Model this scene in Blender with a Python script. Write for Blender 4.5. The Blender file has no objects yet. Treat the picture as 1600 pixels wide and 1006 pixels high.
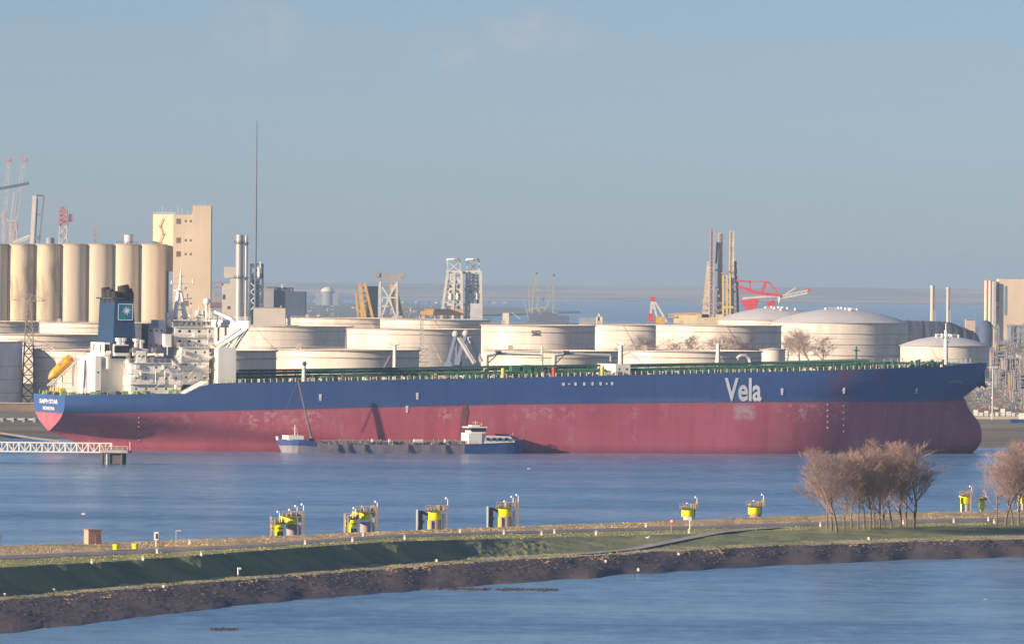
import bpy, math, random
from mathutils import Vector, Matrix, noise
random.seed(7)
R = math.radians
scene = bpy.context.scene
col = scene.collection
# ------------------------------------------------------------------ camera
H = 56.3                      # camera height above the water
FPX = 12900.0                 # focal length in pixels of a 1600 px wide picture
PITCH = math.atan((503.0 - 445.0) / FPX)
ROLL = R(0.55)
cam_d = bpy.data.cameras.new('camera')
cam_d.sensor_width = 36.0
cam_d.lens = 36.0 * FPX / 1600.0
cam_d.clip_start = 5.0
cam_d.clip_end = 200000.0
cam = bpy.data.objects.new('camera', cam_d)
col.objects.link(cam)
CR = Matrix.Rotation(math.pi / 2 - PITCH, 3, 'X') @ Matrix.Rotation(ROLL, 3, 'Z')
cam.matrix_world = Matrix.Translation((0, 0, H)) @ CR.to_4x4()
scene.camera = cam
# ------------------------------------------------------------------ sky and sun
SUN_EL = 15.0
SUN_AZ = 60.0                 # degrees to the left of straight behind the camera
sun_dir = Vector((-math.sin(R(SUN_AZ)) * math.cos(R(SUN_EL)), -math.cos(R(SUN_AZ)) * math.cos(R(SUN_EL)), math.sin(R(SUN_EL))))
w = bpy.data.worlds.new('World'); scene.world = w; w.use_nodes = True
nt = w.node_tree; N = nt.nodes; LK = nt.links
bg = N['Background']; bg.inputs['Strength'].default_value = 0.056
sky = N.new('ShaderNodeTexSky'); sky.sky_type = 'NISHITA'; sky.sun_disc = False
sky.sun_elevation = R(SUN_EL); sky.sun_rotation = R(180 + SUN_AZ)
sky.air_density = 0.5; sky.dust_density = 0.3; sky.ozone_density = 3.0
def pixdir(px, py):
    return (CR @ Vector(((px - 800) / FPX, -(py - 503) / FPX, -1))).normalized()
# a few faint high clouds, placed by direction in the sky
tc = N.new('ShaderNodeTexCoord')
nz = N.new('ShaderNodeTexNoise'); nz.inputs['Scale'].default_value = 260; nz.inputs['Detail'].default_value = 4
LK.new(tc.outputs['Generated'], nz.inputs['Vector'])
acc = None
for (px, py, rx, ry) in ((405, 48, 75, 50), (835, 52, 95, 42), (700, 80, 70, 34)):
    d = pixdir(px, py)
    sub = N.new('ShaderNodeVectorMath'); sub.operation = 'SUBTRACT'; sub.inputs[1].default_value = d
    LK.new(tc.outputs['Generated'], sub.inputs[0])
    mul = N.new('ShaderNodeVectorMath'); mul.operation = 'MULTIPLY'; mul.inputs[1].default_value = (FPX / rx, 0, FPX / ry)
    LK.new(sub.outputs[0], mul.inputs[0])
    ln = N.new('ShaderNodeVectorMath'); ln.operation = 'LENGTH'; LK.new(mul.outputs[0], ln.inputs[0])
    mr = N.new('ShaderNodeMapRange'); mr.interpolation_type = 'SMOOTHSTEP'
    mr.inputs[1].default_value = 1.3; mr.inputs[2].default_value = 0.0; mr.inputs[3].default_value = 0; mr.inputs[4].default_value = 1
    LK.new(ln.outputs['Value'], mr.inputs[0])
    # only in front of the viewer's half of the sky (Y positive)
    if acc is None: acc = mr.outputs[0]
    else:
        a = N.new('ShaderNodeMath'); a.operation = 'MAXIMUM'; LK.new(acc, a.inputs[0]); LK.new(mr.outputs[0], a.inputs[1]); acc = a.outputs[0]
m1 = N.new('ShaderNodeMapRange'); m1.inputs[1].default_value = 0.35; m1.inputs[2].default_value = 0.65
LK.new(nz.outputs[0], m1.inputs[0])
m2 = N.new('ShaderNodeMath'); m2.operation = 'MULTIPLY'; LK.new(acc, m2.inputs[0]); LK.new(m1.outputs[0], m2.inputs[1])
m3 = N.new('ShaderNodeMath'); m3.operation = 'MULTIPLY'; LK.new(m2.outputs[0], m3.inputs[0]); m3.inputs[1].default_value = 0.6
mx = N.new('ShaderNodeMixRGB'); mx.inputs[2].default_value = (4.7, 4.4, 4.5, 1)
tn = N.new('ShaderNodeMixRGB'); tn.blend_type = 'MULTIPLY'; tn.inputs[0].default_value = 1.0; tn.inputs[2].default_value = (1.01, 0.88, 0.845, 1)
LK.new(sky.outputs[0], tn.inputs[1]); LK.new(m3.outputs[0], mx.inputs[0]); 
# upper sky out of view, brightened to lift the shadows: the dome is brighter above about 12 degrees than at the horizon
sx_ = N.new('ShaderNodeSeparateXYZ'); LK.new(tc.outputs['Generated'], sx_.inputs[0])
ev = N.new('ShaderNodeMapRange'); ev.interpolation_type = 'SMOOTHSTEP'; ev.inputs[1].default_value = 0.12; ev.inputs[2].default_value = 0.6; ev.inputs[3].default_value = 1.0; ev.inputs[4].default_value = 2.1
LK.new(sx_.outputs[2], ev.inputs[0])
vm = N.new('ShaderNodeVectorMath'); vm.operation = 'SCALE'; LK.new(tn.outputs[0], vm.inputs[0]); LK.new(ev.outputs[0], vm.inputs['Scale'])
LK.new(vm.outputs[0], mx.inputs[1]); LK.new(mx.outputs[0], bg.inputs['Color'])
sl = bpy.data.lights.new('sun', 'SUN'); sl.energy = 4.2; sl.angle = R(0.5); sl.color = (1.0, 0.80, 0.58)
so = bpy.data.objects.new('sun', sl); col.objects.link(so)
so.rotation_euler = (-sun_dir).to_track_quat('-Z', 'Y').to_euler(); so.location = (-200, -200, 400)
scene.view_settings.view_transform = 'Standard'; scene.view_settings.look = 'None'
scene.view_settings.exposure = 1.06; scene.view_settings.gamma = 1.0
scene.cycles.max_bounces = 4; scene.cycles.volume_bounces = 0
scene.cycles.caustics_reflective = False; scene.cycles.caustics_refractive = False
try: scene.cycles.use_denoising = True
except Exception: pass
# ------------------------------------------------------------------ pixel -> place helpers
CAMP = Vector((0, 0, H))
def at(px, py, Y):
    d = pixdir(px, py); return CAMP + d * (Y / d.y)
def wat(px, py, z):
    d = pixdir(px, py); return CAMP + d * ((z - H) / d.z)
def hor(px): return 445.0 + (px - 800) * math.tan(ROLL)
def zof(px, py, Y): return at(px, py, Y).z
# ------------------------------------------------------------------ materials
MATS = {}
def mat(name, c, rough=0.7, var=0.12, scale=0.2, metal=0.0, c2=None, stretch=(1, 1, 1), thr=(0.35, 0.65), bump=0.0, emit=None, spec=0.4):
    if name in MATS: return MATS[name]
    m = bpy.data.materials.new(name); m.use_nodes = True
    t = m.node_tree; b = t.nodes['Principled BSDF']
    b.inputs['Roughness'].default_value = rough; b.inputs['Metallic'].default_value = metal
    b.inputs['Specular IOR Level'].default_value = spec
    if c2 is None: c2 = tuple(x * (1 - var) for x in c); c = tuple(min(1, x * (1 + var * 0.6)) for x in c)
    tcn = t.nodes.new('ShaderNodeTexCoord'); mp = t.nodes.new('ShaderNodeMapping'); mp.inputs['Scale'].default_value = stretch
    no = t.nodes.new('ShaderNodeTexNoise'); no.inputs['Scale'].default_value = scale; no.inputs['Detail'].default_value = 6; no.inputs['Roughness'].default_value = 0.6
    t.links.new(tcn.outputs['Object'], mp.inputs['Vector']); t.links.new(mp.outputs[0], no.inputs['Vector'])
    cr = t.nodes.new('ShaderNodeValToRGB')
    cr.color_ramp.elements[0].position = thr[0]; cr.color_ramp.elements[0].color = (*c2, 1)
    cr.color_ramp.elements[1].position = thr[1]; cr.color_ramp.elements[1].color = (*c, 1)
    t.links.new(no.outputs[0], cr.inputs[0]); t.links.new(cr.outputs[0], b.inputs['Base Color'])
    if bump:
        bp = t.nodes.new('ShaderNodeBump'); bp.inputs['Strength'].default_value = bump; bp.inputs['Distance'].default_value = 1.0
        t.links.new(no.outputs[0], bp.inputs['Height']); t.links.new(bp.outputs[0], b.inputs['Normal'])
    MATS[name] = m; return m
white = mat('white_paint', (0.86, 0.82, 0.75), 0.5, 0.10, 0.3, c2=(0.76, 0.70, 0.61), stretch=(1, 1, 0.25))
cream = mat('cream_paint', (0.72, 0.66, 0.52), 0.6, 0.1, 0.3)
tankm = mat('tank_paint', (0.78, 0.70, 0.60), 0.55, 0.1, 0.11, c2=(0.56, 0.47, 0.38), stretch=(1, 1, 0.22), thr=(.25, .62))
tankgirder = mat('tank_girder', (0.46, 0.40, 0.36), 0.7, 0.2, 0.3)
tankroof = mat('tank_roof', (0.30, 0.20, 0.17), 0.8, 0.2, 0.1)
domem = mat('tank_dome', (0.62, 0.59, 0.57), 0.5, 0.08, 0.1)
greym = mat('grey_paint', (0.34, 0.35, 0.37), 0.6, 0.15, 0.2)
lgrey = mat('light_grey_steel', (0.55, 0.55, 0.56), 0.5, 0.15, 0.2)
darkm = mat('dark_steel', (0.06, 0.065, 0.08), 0.6, 0.3, 0.3)
glass = mat('dark_glass', (0.02, 0.025, 0.035), 0.15, 0.2, 1.0)
green = mat('deck_green', (0.035, 0.14, 0.085), 0.6, 0.3, 0.3)
dgreen = mat('dark_deck_green', (0.035, 0.115, 0.09), 0.6, 0.3, 0.3)
yellow = mat('safety_yellow', (0.85, 0.80, 0.0), 0.45, 0.05, 0.9, c2=(0.66, 0.52, 0.02), stretch=(1, 1, .5), thr=(.3, .5))
yorange = mat('boat_orange', (0.80, 0.33, 0.03), 0.4, 0.1, 0.6, c2=(0.78, 0.46, 0.04))
redm = mat('red_paint', (0.62, 0.05, 0.05), 0.5, 0.15, 0.3)
pinkm = mat('pale_red_paint', (0.55, 0.22, 0.20), 0.6, 0.15, 0.3)
bluem = mat('blue_paint', (0.03, 0.08, 0.26), 0.5, 0.2, 0.3)
funnelm = mat('funnel_blue', (0.022, 0.055, 0.12), 0.45, 0.15, 0.3)
rustm = mat('rusty_steel', (0.30, 0.17, 0.10), 0.8, 0.3, 0.8)
silom = mat('silo_concrete', (0.60, 0.505, 0.385), 0.85, 0.12, 0.12, c2=(0.44, 0.375, 0.29), stretch=(1, 1, 0.12))
towerm = mat('tower_concrete', (0.72, 0.58, 0.42), 0.85, 0.08, 0.05, c2=(0.58, 0.46, 0.33), stretch=(1, 1, .3))
ochre = mat('crane_ochre', (0.62, 0.36, 0.07), 0.6, 0.2, 0.2)
concrete = mat('concrete', (0.42, 0.38, 0.32), 0.9, 0.15, 0.4)
brick = mat('brick', (0.58, 0.33, 0.24), 0.9, 0.15, 2.0)
bark = mat('bark', (0.20, 0.145, 0.11), 0.9, 0.3, 1.0)
twig = mat('twigs', (0.40, 0.26, 0.20), 0.9, 0.2, 0.15, c2=(0.25, 0.18, 0.175))
wood = mat('weathered_timber', (0.36, 0.28, 0.21), 0.9, 0.25, 0.8)
# ------------------------------------------------------------------ mesh builder
class MB:
    def __init__(s): s.v = []; s.f = []; s.mi = []; s.cur = 0
    def _add(s, vs, fs):
        o = len(s.v); s.v += [tuple(v) for v in vs]; s.f += [tuple(i + o for i in f) for f in fs]; s.mi += [s.cur] * len(fs); return s
    def box(s, x0, x1, y0, y1, z0, z1, top=1.0):
        cx, cy = (x0 + x1) / 2, (y0 + y1) / 2; hx, hy = (x1 - x0) / 2, (y1 - y0) / 2
        vs = [(cx + a * hx * k, cy + b * hy * k, z) for z, k in ((z0, 1), (z1, top)) for a, b in ((-1, -1), (1, -1), (1, 1), (-1, 1))]
        return s._add(vs, [(3, 2, 1, 0), (4, 5, 6, 7), (0, 1, 5, 4), (1, 2, 6, 5), (2, 3, 7, 6), (3, 0, 4, 7)])
    def hexa(s, b, t):
        return s._add(list(b) + list(t), [(3, 2, 1, 0), (4, 5, 6, 7), (0, 1, 5, 4), (1, 2, 6, 5), (2, 3, 7, 6), (3, 0, 4, 7)])
    def tube(s, p, q, r, n=5, r2=None):
        p, q = Vector(p), Vector(q); d = (q - p)
        if d.length < 1e-6: return s
        d.normalize(); a = d.orthogonal().normalized(); b = d.cross(a); r2 = r if r2 is None else r2
        vs = [p + (a * math.cos(2 * math.pi * i / n) + b * math.sin(2 * math.pi * i / n)) * r for i in range(n)]
        vs += [q + (a * math.cos(2 * math.pi * i / n) + b * math.sin(2 * math.pi * i / n)) * r2 for i in range(n)]
        fs = [(i, (i + 1) % n, n + (i + 1) % n, n + i) for i in range(n)] + [tuple(range(n - 1, -1, -1)), tuple(range(n, 2 * n))]
        return s._add(vs, fs)
    def bar(s, p, q, w, h=None):
        return s.tube(p, q, w * 0.7071, 4)
    def path(s, pts, r, n=6):
        for a, b in zip(pts, pts[1:]): s.tube(a, b, r, n)
        return s
    def lathe(s, prof, cx=0, cy=0, n=48, a0=0.0, a1=2 * math.pi, axis='z'):
        full = abs(a1 - a0 - 2 * math.pi) < 1e-6; m = n if full else n + 1
        vs = []
        for (r, z) in prof:
            for i in range(m):
                a = a0 + (a1 - a0) * i / n
                vs.append((cx + r * math.cos(a), cy + r * math.sin(a), z))
        fs = []
        for k in range(len(prof) - 1):
            for i in range(n):
                j = (i + 1) % m
                fs.append((k * m + i, k * m + j, (k + 1) * m + j, (k + 1) * m + i))
        return s._add(vs, fs)
    def cyl(s, x, y, z0, z1, r, n=24, r2=None):
        r2 = r if r2 is None else r2
        return s.lathe([(0.001, z0), (r, z0), (r2, z1), (0.001, z1)], x, y, n)
    def ball(s, c, r, n=10, sz=1.0):
        prof = [(max(0.001, r * math.sin(math.pi * k / n)), c[2] - r * sz * math.cos(math.pi * k / n)) for k in range(n + 1)]
        return s.lathe(prof, c[0], c[1], n + 4)
    def lattice(s, x, y, z0, z1, w0, w1, r, seg):
        P = []
        for k in range(seg + 1):
            t = k / seg; ww = w0 + (w1 - w0) * t; z = z0 + (z1 - z0) * t
            P.append([(x + a * ww / 2, y + b * ww / 2, z) for a, b in ((-1, -1), (1, -1), (1, 1), (-1, 1))])
        for k in range(seg):
            for i in range(4):
                j = (i + 1) % 4
                s.tube(P[k][i], P[k + 1][i], r, 4); s.tube(P[k][i], P[k + 1][j], r * 0.6, 3); s.tube(P[k][j], P[k + 1][i], r * 0.6, 3)
                s.tube(P[k + 1][i], P[k + 1][j], r * 0.6, 3)
        return s
    def truss(s, p, q, h, r, seg, up=(0, 0, 1)):
        p, q, up = Vector(p), Vector(q), Vector(up)
        s.tube(p, q, r, 4); s.tube(p + up * h, q + up * h, r, 4)
        for k in range(seg + 1):
            a = p.lerp(q, k / seg); s.tube(a, a + up * h, r * 0.7, 3)
            if k < seg:
                b = p.lerp(q, (k + 1) / seg); s.tube(a + up * h, b, r * 0.6, 3) if k % 2 else s.tube(a, b + up * h, r * 0.6, 3)
        return s
    def rail(s, pts, h=1.1, r=0.07, step=2.5):
        for a, b in zip(pts, pts[1:]):
            a, b = Vector(a), Vector(b); u = Vector((0, 0, h)); n = max(1, int((b - a).length / step))
            s.tube(a + u, b + u, r, 4); s.tube(a + u * 0.5, b + u * 0.5, r * 0.7, 3)
            for k in range(n + 1):
                c = a.lerp(b, k / n); s.tube(c, c + u, r, 4)
        return s
    def build(s, name, m, parent=None, smooth=False, loc=None):
        me = bpy.data.meshes.new(name); me.from_pydata(s.v, [], s.f)
        for x in (m if isinstance(m, (list, tuple)) else [m]): me.materials.append(x)
        if any(s.mi): me.polygons.foreach_set('material_index', s.mi)
        if smooth:
            me.polygons.foreach_set('use_smooth', [True] * len(s.f))
        me.update()
        if smooth:
            try: me.set_sharp_from_angle(angle=R(38))
            except Exception: pass
        o = bpy.data.objects.new(name, me); col.objects.link(o)
        if parent is not None: o.parent = parent
        if loc is not None: o.location = loc
        return o
def tag(o, label=None, cat=None, group=None, kind=None):
    if label: o['label'] = label
    if cat: o['category'] = cat
    if group: o['group'] = group
    if kind: o['kind'] = kind
    return o
def thing(name, label, cat, loc, rotz=0.0, group=None):
    o = bpy.data.objects.new(name, None); col.objects.link(o); o.location = loc; o.rotation_euler = (0, 0, rotz)
    o.empty_display_size = 0.5
    return tag(o, label, cat, group)
def copy_tree(o, parent=None):
    c = o.copy(); col.objects.link(c)
    if parent is not None: c.parent = parent
    for ch in [x for x in bpy.data.objects if x.parent == o]: copy_tree(ch, c)
    return c
def text_part(name, body, m, parent, w, h, origin, X, Y, depth=0.06, offset=0.0):
    """lettering as a mesh, fitted into w x h, lower left corner at origin, running along X with up Y"""
    cu = bpy.data.curves.new(name, 'FONT'); cu.body = body; cu.size = 1.0; cu.offset = offset; cu.extrude = 0.02
    t = bpy.data.objects.new('tmp', cu); col.objects.link(t)
    dg = bpy.context.evaluated_depsgraph_get(); me = bpy.data.meshes.new_from_object(t.evaluated_get(dg))
    bpy.data.objects.remove(t); bpy.data.curves.remove(cu)
    xs = [v.co.x for v in me.vertices]; ys = [v.co.y for v in me.vertices]
    X, Y, O = Vector(X).normalized(), Vector(Y).normalized(), Vector(origin); Z = X.cross(Y)
    for v in me.vertices:
        a = (v.co.x - min(xs)) / (max(xs) - min(xs)) * w; b = (v.co.y - min(ys)) / (max(ys) - min(ys)) * h
        v.co = O + X * a + Y * b + Z * (depth * (1 if v.co.z > 0 else 0.2))
    me.name = name; me.materials.clear(); me.materials.append(m)
    o = bpy.data.objects.new(name, me); col.objects.link(o); o.parent = parent
    return o
def frame(px, Y, zb=4.0):
    """ground point below pixel column px at depth Y and a function pixel -> local coordinates at that depth"""
    p = at(px, hor(px), Y); loc = Vector((p.x, Y, zb))
    def L(x, y, dy=0.0): return at(x, y, Y + dy) - loc
    return loc, L, Y / FPX
HAZE = 0.00004
HAZE_C = (0.45, 0.63, 0.82, 1.0)
# ------------------------------------------------------------------ water, shores
def water_material():
    m = bpy.data.materials.new('water'); m.use_nodes = True; t = m.node_tree; b = t.nodes['Principled BSDF']
    b.inputs['IOR'].default_value = 1.33
    geo = t.nodes.new('ShaderNodeNewGeometry')
    def ns(sc, st, det=4, rgh=0.6):
        mp = t.nodes.new('ShaderNodeMapping'); mp.inputs['Scale'].default_value = st
        n = t.nodes.new('ShaderNodeTexNoise'); n.inputs['Scale'].default_value = sc; n.inputs['Detail'].default_value = det; n.inputs['Roughness'].default_value = rgh
        t.links.new(geo.outputs['Position'], mp.inputs[0]); t.links.new(mp.outputs[0], n.inputs['Vector']); return n.outputs[0]
    patches = ns(0.012, (0.35, 1.0, 1), 5, 0.62)      # gust streaks
    fine = ns(0.09, (1.3, 1.0, 1), 8, 0.8)
    waves = ns(0.55, (0.7, 1.0, 1), 6, 0.7)
    add = t.nodes.new('ShaderNodeMixRGB'); add.inputs[0].default_value = 0.62
    t.links.new(patches, add.inputs[1]); t.links.new(fine, add.inputs[2])
    cr = t.nodes.new('ShaderNodeValToRGB')
    cr.color_ramp.elements[0].position = 0.43; cr.color_ramp.elements[0].color = (0.055, 0.150, 0.28, 1)
    cr.color_ramp.elements[1].position = 0.57; cr.color_ramp.elements[1].color = (0.185, 0.365, 0.54, 1)
    t.links.new(add.outputs[0], cr.inputs[0]); t.links.new(cr.outputs[0], b.inputs['Base Color'])
    rr = t.nodes.new('ShaderNodeMapRange'); rr.inputs[1].default_value = 0.35; rr.inputs[2].default_value = 0.65
    rr.inputs[3].default_value = 0.26; rr.inputs[4].default_value = 0.14
    t.links.new(patches, rr.inputs[0]); t.links.new(rr.outputs[0], b.inputs['Roughness'])
    bp = t.nodes.new('ShaderNodeBump'); bp.inputs['Strength'].default_value = 0.4; bp.inputs['Distance'].default_value = 0.8
    t.links.new(waves, bp.inputs['Height']); t.links.new(bp.outputs[0], b.inputs['Normal'])
    return m
wm = water_material()
b = MB(); b._add([(-9000, -600, 0), (9000, -600, 0), (9000, 56000, 0), (-9000, 56000, 0)], [(0, 1, 2, 3)])
tag(b.build('water', wm), kind='structure')
groundm = mat('shore_ground', (0.26, 0.22, 0.15), 0.95, 0.2, 0.02, c2=(0.15, 0.14, 0.10))
bankm = mat('shore_bank', (0.20, 0.17, 0.13), 0.95, 0.2, 0.05, c2=(0.10, 0.09, 0.08), stretch=(0.3, 1, 1))
pathm = mat('pale_path', (0.52, 0.46, 0.36), 0.9, 0.2, 0.1)
rnd = random.Random(3)
# opposite shore: bank from the water, then flat land (front row sloping, stepped)
b = MB(); xs = [-1500 + 60 * i for i in range(51)]
rows = [(2925, -2), (2945, 0.6), (3015, 1.6), (3025, 3.2), (3140, 3.6), (3150, 4.0), (5200, 4.0), (9000, 4.0), (11500, 4.0), (11600, -2)]
for k, (Y, z) in enumerate(rows):
    for x in xs:
        e = (noise.noise(Vector((x * 0.004, k * 3.1, 0))) * 12) if k < 6 else 0
        b.v.append((x, Y + e, z))
n = len(xs)
for k in range(len(rows) - 1):
    for i in range(n - 1):
        b.f.append((k * n + i, k * n + i + 1, (k + 1) * n + i + 1, (k + 1) * n + i)); b.mi.append(1 if k < 4 else 0)
tag(b.build('opposite_shore', [groundm, bankm]), kind='structure')
# left tongue of far land with a built-up area, and the far shore with dunes
farm = mat('far_land', (0.24, 0.22, 0.20), 0.95, 0.2, 0.0012, c2=(0.10, 0.12, 0.13), stretch=(1, 0.2, 1))
sandm = mat('far_sand', (0.60, 0.38, 0.28), 0.95, 0.2, 0.0009, c2=(0.14, 0.095, 0.09), stretch=(1, 0.4, 1), thr=(0.42, 0.58))
b = MB(); pts = [(-1800, 11000), (-300, 11000), (-140, 12500), (-60, 14500), (140, 17000), (-50, 20500), (-900, 23000), (-2400, 23500)]
nn = len(pts); b._add([(x, y, 3.0) for x, y in pts] + [(x, y, -2) for x, y in pts], [tuple(range(nn))] + [(i, nn + i, nn + (i + 1) % nn, (i + 1) % nn) for i in range(nn)])
tag(b.build('far_land', farm), kind='structure')
b = MB(); m_ = 90
def ridge(y0, z0, amp, seed, x0=-6500, x1=6500):
    row = []
    for i in range(m_):
        x = x0 + (x1 - x0) * i / (m_ - 1)
        row.append((x, y0 + 1800 * noise.noise(Vector((x * 0.0009, seed, 0))), z0 + amp * noise.noise(Vector((x * 0.0016, seed, 7)))))
    return row
rws = [ridge(29500, -1, 0, 1), ridge(29900, 4, 2, 1), ridge(36000, 10, 5, 2), ridge(43000, 58, 5, 3), ridge(45000, 40, 5, 3)]
for r_ in rws: b.v += r_
for k in range(len(rws) - 1):
    for i in range(m_ - 1): b.f.append((k * m_ + i, k * m_ + i + 1, (k + 1) * m_ + i + 1, (k + 1) * m_ + i)); b.mi.append(0)
tag(b.build('far_shore', sandm, smooth=True), kind='structure')
# ------------------------------------------------------------------ embankment (dike) in the foreground
PXS = [-400, 0, 200, 400, 600, 800, 1000, 1200, 1400, 1600, 2000]
LN = {
 'back':  [868, 852, 846, 838, 829.5, 822, 815, 806.5, 801, 797, 789],
 'r1':    [886, 868, 860, 850, 835.5, 829.5, 824, 818, 812, 808, 800],
 'r2':    [893, 874, 865.5, 855, 840, 833.5, 828.5, 823, 818, 813.5, 805],
 'cf':    [903, 886, 875, 860, 846, 840.5, 836, 829, 823, 819, 811],
 'foot':  [960, 928, 912, 897, 881, 868, 858, 848, 841, 834.5, 822],
 'top':   [972, 938, 920, 904, 889, 875, 864, 853.5, 847, 842, 832],
 'water': [1040, 990, 966, 943, 926, 911, 896, 884, 875, 870, 860]}
def lin(key, px):
    a = LN[key]
    for i in range(len(PXS) - 1):
        if px <= PXS[i + 1] or i == len(PXS) - 2:
            t = (px - PXS[i]) / (PXS[i + 1] - PXS[i]); return a[i] + (a[i + 1] - a[i]) * t
def prow(px):
    """profile points of the dike along one pixel column"""
    j = lambda s, a: a * noise.noise(Vector((px * 0.02, s, 0)))
    wtr = wat(px, lin('water', px) + j(1, 3.0), 0.0); top = wat(px, lin('top', px) + j(2, 1.6), 3.0); foot = wat(px, lin('foot', px) + j(3, 1.5), 3.2)
    ycf = lin('cf', px) + j(4, 1.0); d = pixdir(px, ycf); gp = min(1.0, max(0.0, (px - 560) / 480.0)); cf = CAMP + d * ((foot.y + 17 + 30 * gp * gp * (3 - 2 * gp)) / d.y); zc = cf.z
    r2 = wat(px, lin('r2', px), zc + 0.15); r1 = wat(px, lin('r1', px), zc + 0.2); back = wat(px, lin('back', px) + j(5, 0.8), zc + 0.1)
    bf = Vector((back.x, back.y + 22, -2)); uw = Vector((wtr.x, wtr.y - 14, -2.0))
    return [bf, back, r1, r2, cf, foot, top, wtr, uw]
def terr(px, v):
    P = prow(px); k = max(0, min(len(P) - 2, int(v))); return P[k].lerp(P[k + 1], v - k)
grass_top = mat('dry_grass', (0.50, 0.36, 0.20), 0.95, 0.2, 0.09, c2=(0.28, 0.225, 0.11), stretch=(1, 1, 1), thr=(0.38, 0.6), bump=0.4)
grass_ver = mat('verge_grass', (0.31, 0.30, 0.125), 0.95, 0.2, 0.08, c2=(0.19, 0.20, 0.085), thr=(0.38, 0.6), bump=0.4)
grass_slp = mat('slope_grass', (0.27, 0.27, 0.12), 0.95, 0.2, 0.09, c2=(0.115, 0.15, 0.085), thr=(0.35, 0.65), bump=0.5)
trackm = mat('dry_track', (0.46, 0.38, 0.24), 0.95, 0.2, 0.10, c2=(0.16, 0.15, 0.07), thr=(0.38, 0.6))
rockm = mat('rock_armour', (0.150, 0.105, 0.095), 0.9, 0.3, 0.035, c2=(0.045, 0.045, 0.068), thr=(0.35, 0.7), bump=0.15, stretch=(.4, 1, 1))
road_m = mat('asphalt', (0.21, 0.20, 0.215), 0.9, 0.2, 0.3)
SUB = [1, 3, 2, 3, 7, 3, 12, 2]; mats_ = [grass_top, grass_top, grass_ver, grass_ver, grass_slp, trackm, rockm, rockm]
b = MB(); cols = [-1000 + 6 * i for i in range(571)]; rowsv = []
for k, s_ in enumerate(SUB):
    for q in range(s_): rowsv.append((k + q / s_, k))
rowsv.append((8.0, 7))
for px in cols:
    P = prow(px)
    for v, _ in rowsv:
        k = min(7, int(v)); p = P[k].lerp(P[k + 1], v - k)
        amp = 0.0
        if 4.2 < v < 5.1: amp = 0.35 if px < 860 else 0.10
        elif 5.1 <= v <= 6.1: amp = 0.12
        elif 6.1 < v < 7.3: amp = 0.16
        elif 1 <= v < 2: amp = 0.12
        nz_ = noise.noise(Vector((p.x * 0.16, p.y * 0.16, 0))) + 0.5 * noise.noise(Vector((p.x * 0.5, p.y * 0.5, 3)))
        b.v.append((p.x, p.y, p.z + amp * nz_))
nr = len(rowsv)
for i in range(len(cols) - 1):
    for j in range(nr - 1):
        b.f.append((i * nr + j, i * nr + j + 1, (i + 1) * nr + j + 1, (i + 1) * nr + j)); b.mi.append(rowsv[j][1])
tag(b.build('embankment', mats_), kind='structure')
b = MB(); cc = cols[::2]
for px in cc:
    P = prow(px); b.v += [tuple(P[2] + Vector((0, 0, 0.06))), tuple(P[2].lerp(P[3], 0.5) + Vector((0, 0, 0.11))), tuple(P[3] + Vector((0, 0, 0.06)))]
for i in range(len(cc) - 1):
    for j in (0, 1): b.f.append((i * 3 + j, i * 3 + j + 1, i * 3 + j + 4, i * 3 + j + 3)); b.mi.append(0)
tag(b.build('road', road_m), kind='structure')
b = MB(); K = 40; cen = [terr(1215 - 305 * k / K, 3.3 + 2.25 * (k / K) ** 0.95) for k in range(K + 1)]
for k in range(K + 1):
    d = (cen[min(K, k + 1)] - cen[max(0, k - 1)]); d.z = 0; d.normalize(); pz = Vector((-d.y, d.x, 0)) * 1.5
    for sg in (-1, 1): b.v.append(tuple(cen[k] + pz * sg + Vector((0, 0, 0.16))))
for k in range(K): b.f.append((2 * k, 2 * k + 1, 2 * k + 3, 2 * k + 2)); b.mi.append(0)
tag(b.build('side_road', mat('worn_asphalt', (.33, .31, .31), .9, .2, .3)), kind='structure')
# rocks along the waterline, seaweed covered stones in the shallows, grass tufts
def rock(b, c, s, rg):
    vs = []
    for (x, y, z) in ((-1, -1, -.6), (1, -1, -.6), (1, 1, -.6), (-1, 1, -.6), (-.7, -.7, .7), (.7, -.7, .6), (.6, .7, .8), (-.7, .6, .6)):
        vs.append((c[0] + s * (x + rg.uniform(-.35, .35)), c[1] + s * (y + rg.uniform(-.35, .35)), c[2] + s * 0.7 * (z + rg.uniform(-.3, .3))))
    b.hexa(vs[:4], vs[4:])
rockd = mat('wet_stone', (0.085, 0.068, 0.072), 0.8, 0.3, 0.06, c2=(.04, .042, .062))
rockl = mat('dry_stone', (0.34, 0.22, 0.15), 0.9, 0.3, 0.1)
rg = random.Random(5); b = MB()
for i in range(2600):
    px = rg.uniform(-60, 1680); v = rg.triangular(5.92, 6.8, 5.96); p = terr(px, v)
    b.cur = 0 if (v < 6.2 + .15 * noise.noise(Vector((px * .05, 8, 1))) and rg.random() < 0.8 and noise.noise(Vector((px * .022, 3, 1))) > 0.08) else 1
    rock(b, (p.x, p.y, p.z + 0.02), rg.uniform(0.08, 0.34), rg)
tag(b.build('riprap_rocks', [rockl, rockd]), label='loose armour stones along the foot of the embankment', kind='stuff')
b = MB()
for (x0, x1, yy) in ((650, 700, 919), (700, 765, 920), (775, 870, 920.5), (330, 370, 982), (640, 660, 915)):
    for i in range(int((x1 - x0) * 1.6)):
        p = wat(rg.uniform(x0, x1), yy + rg.gauss(0, 0.7), 0.1); rock(b, p, rg.uniform(0.12, 0.34), rg)
tag(b.build('shallow_stones', rockd), label='dark weedy stones breaking the surface off the embankment', kind='stuff')
b = MB()
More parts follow.
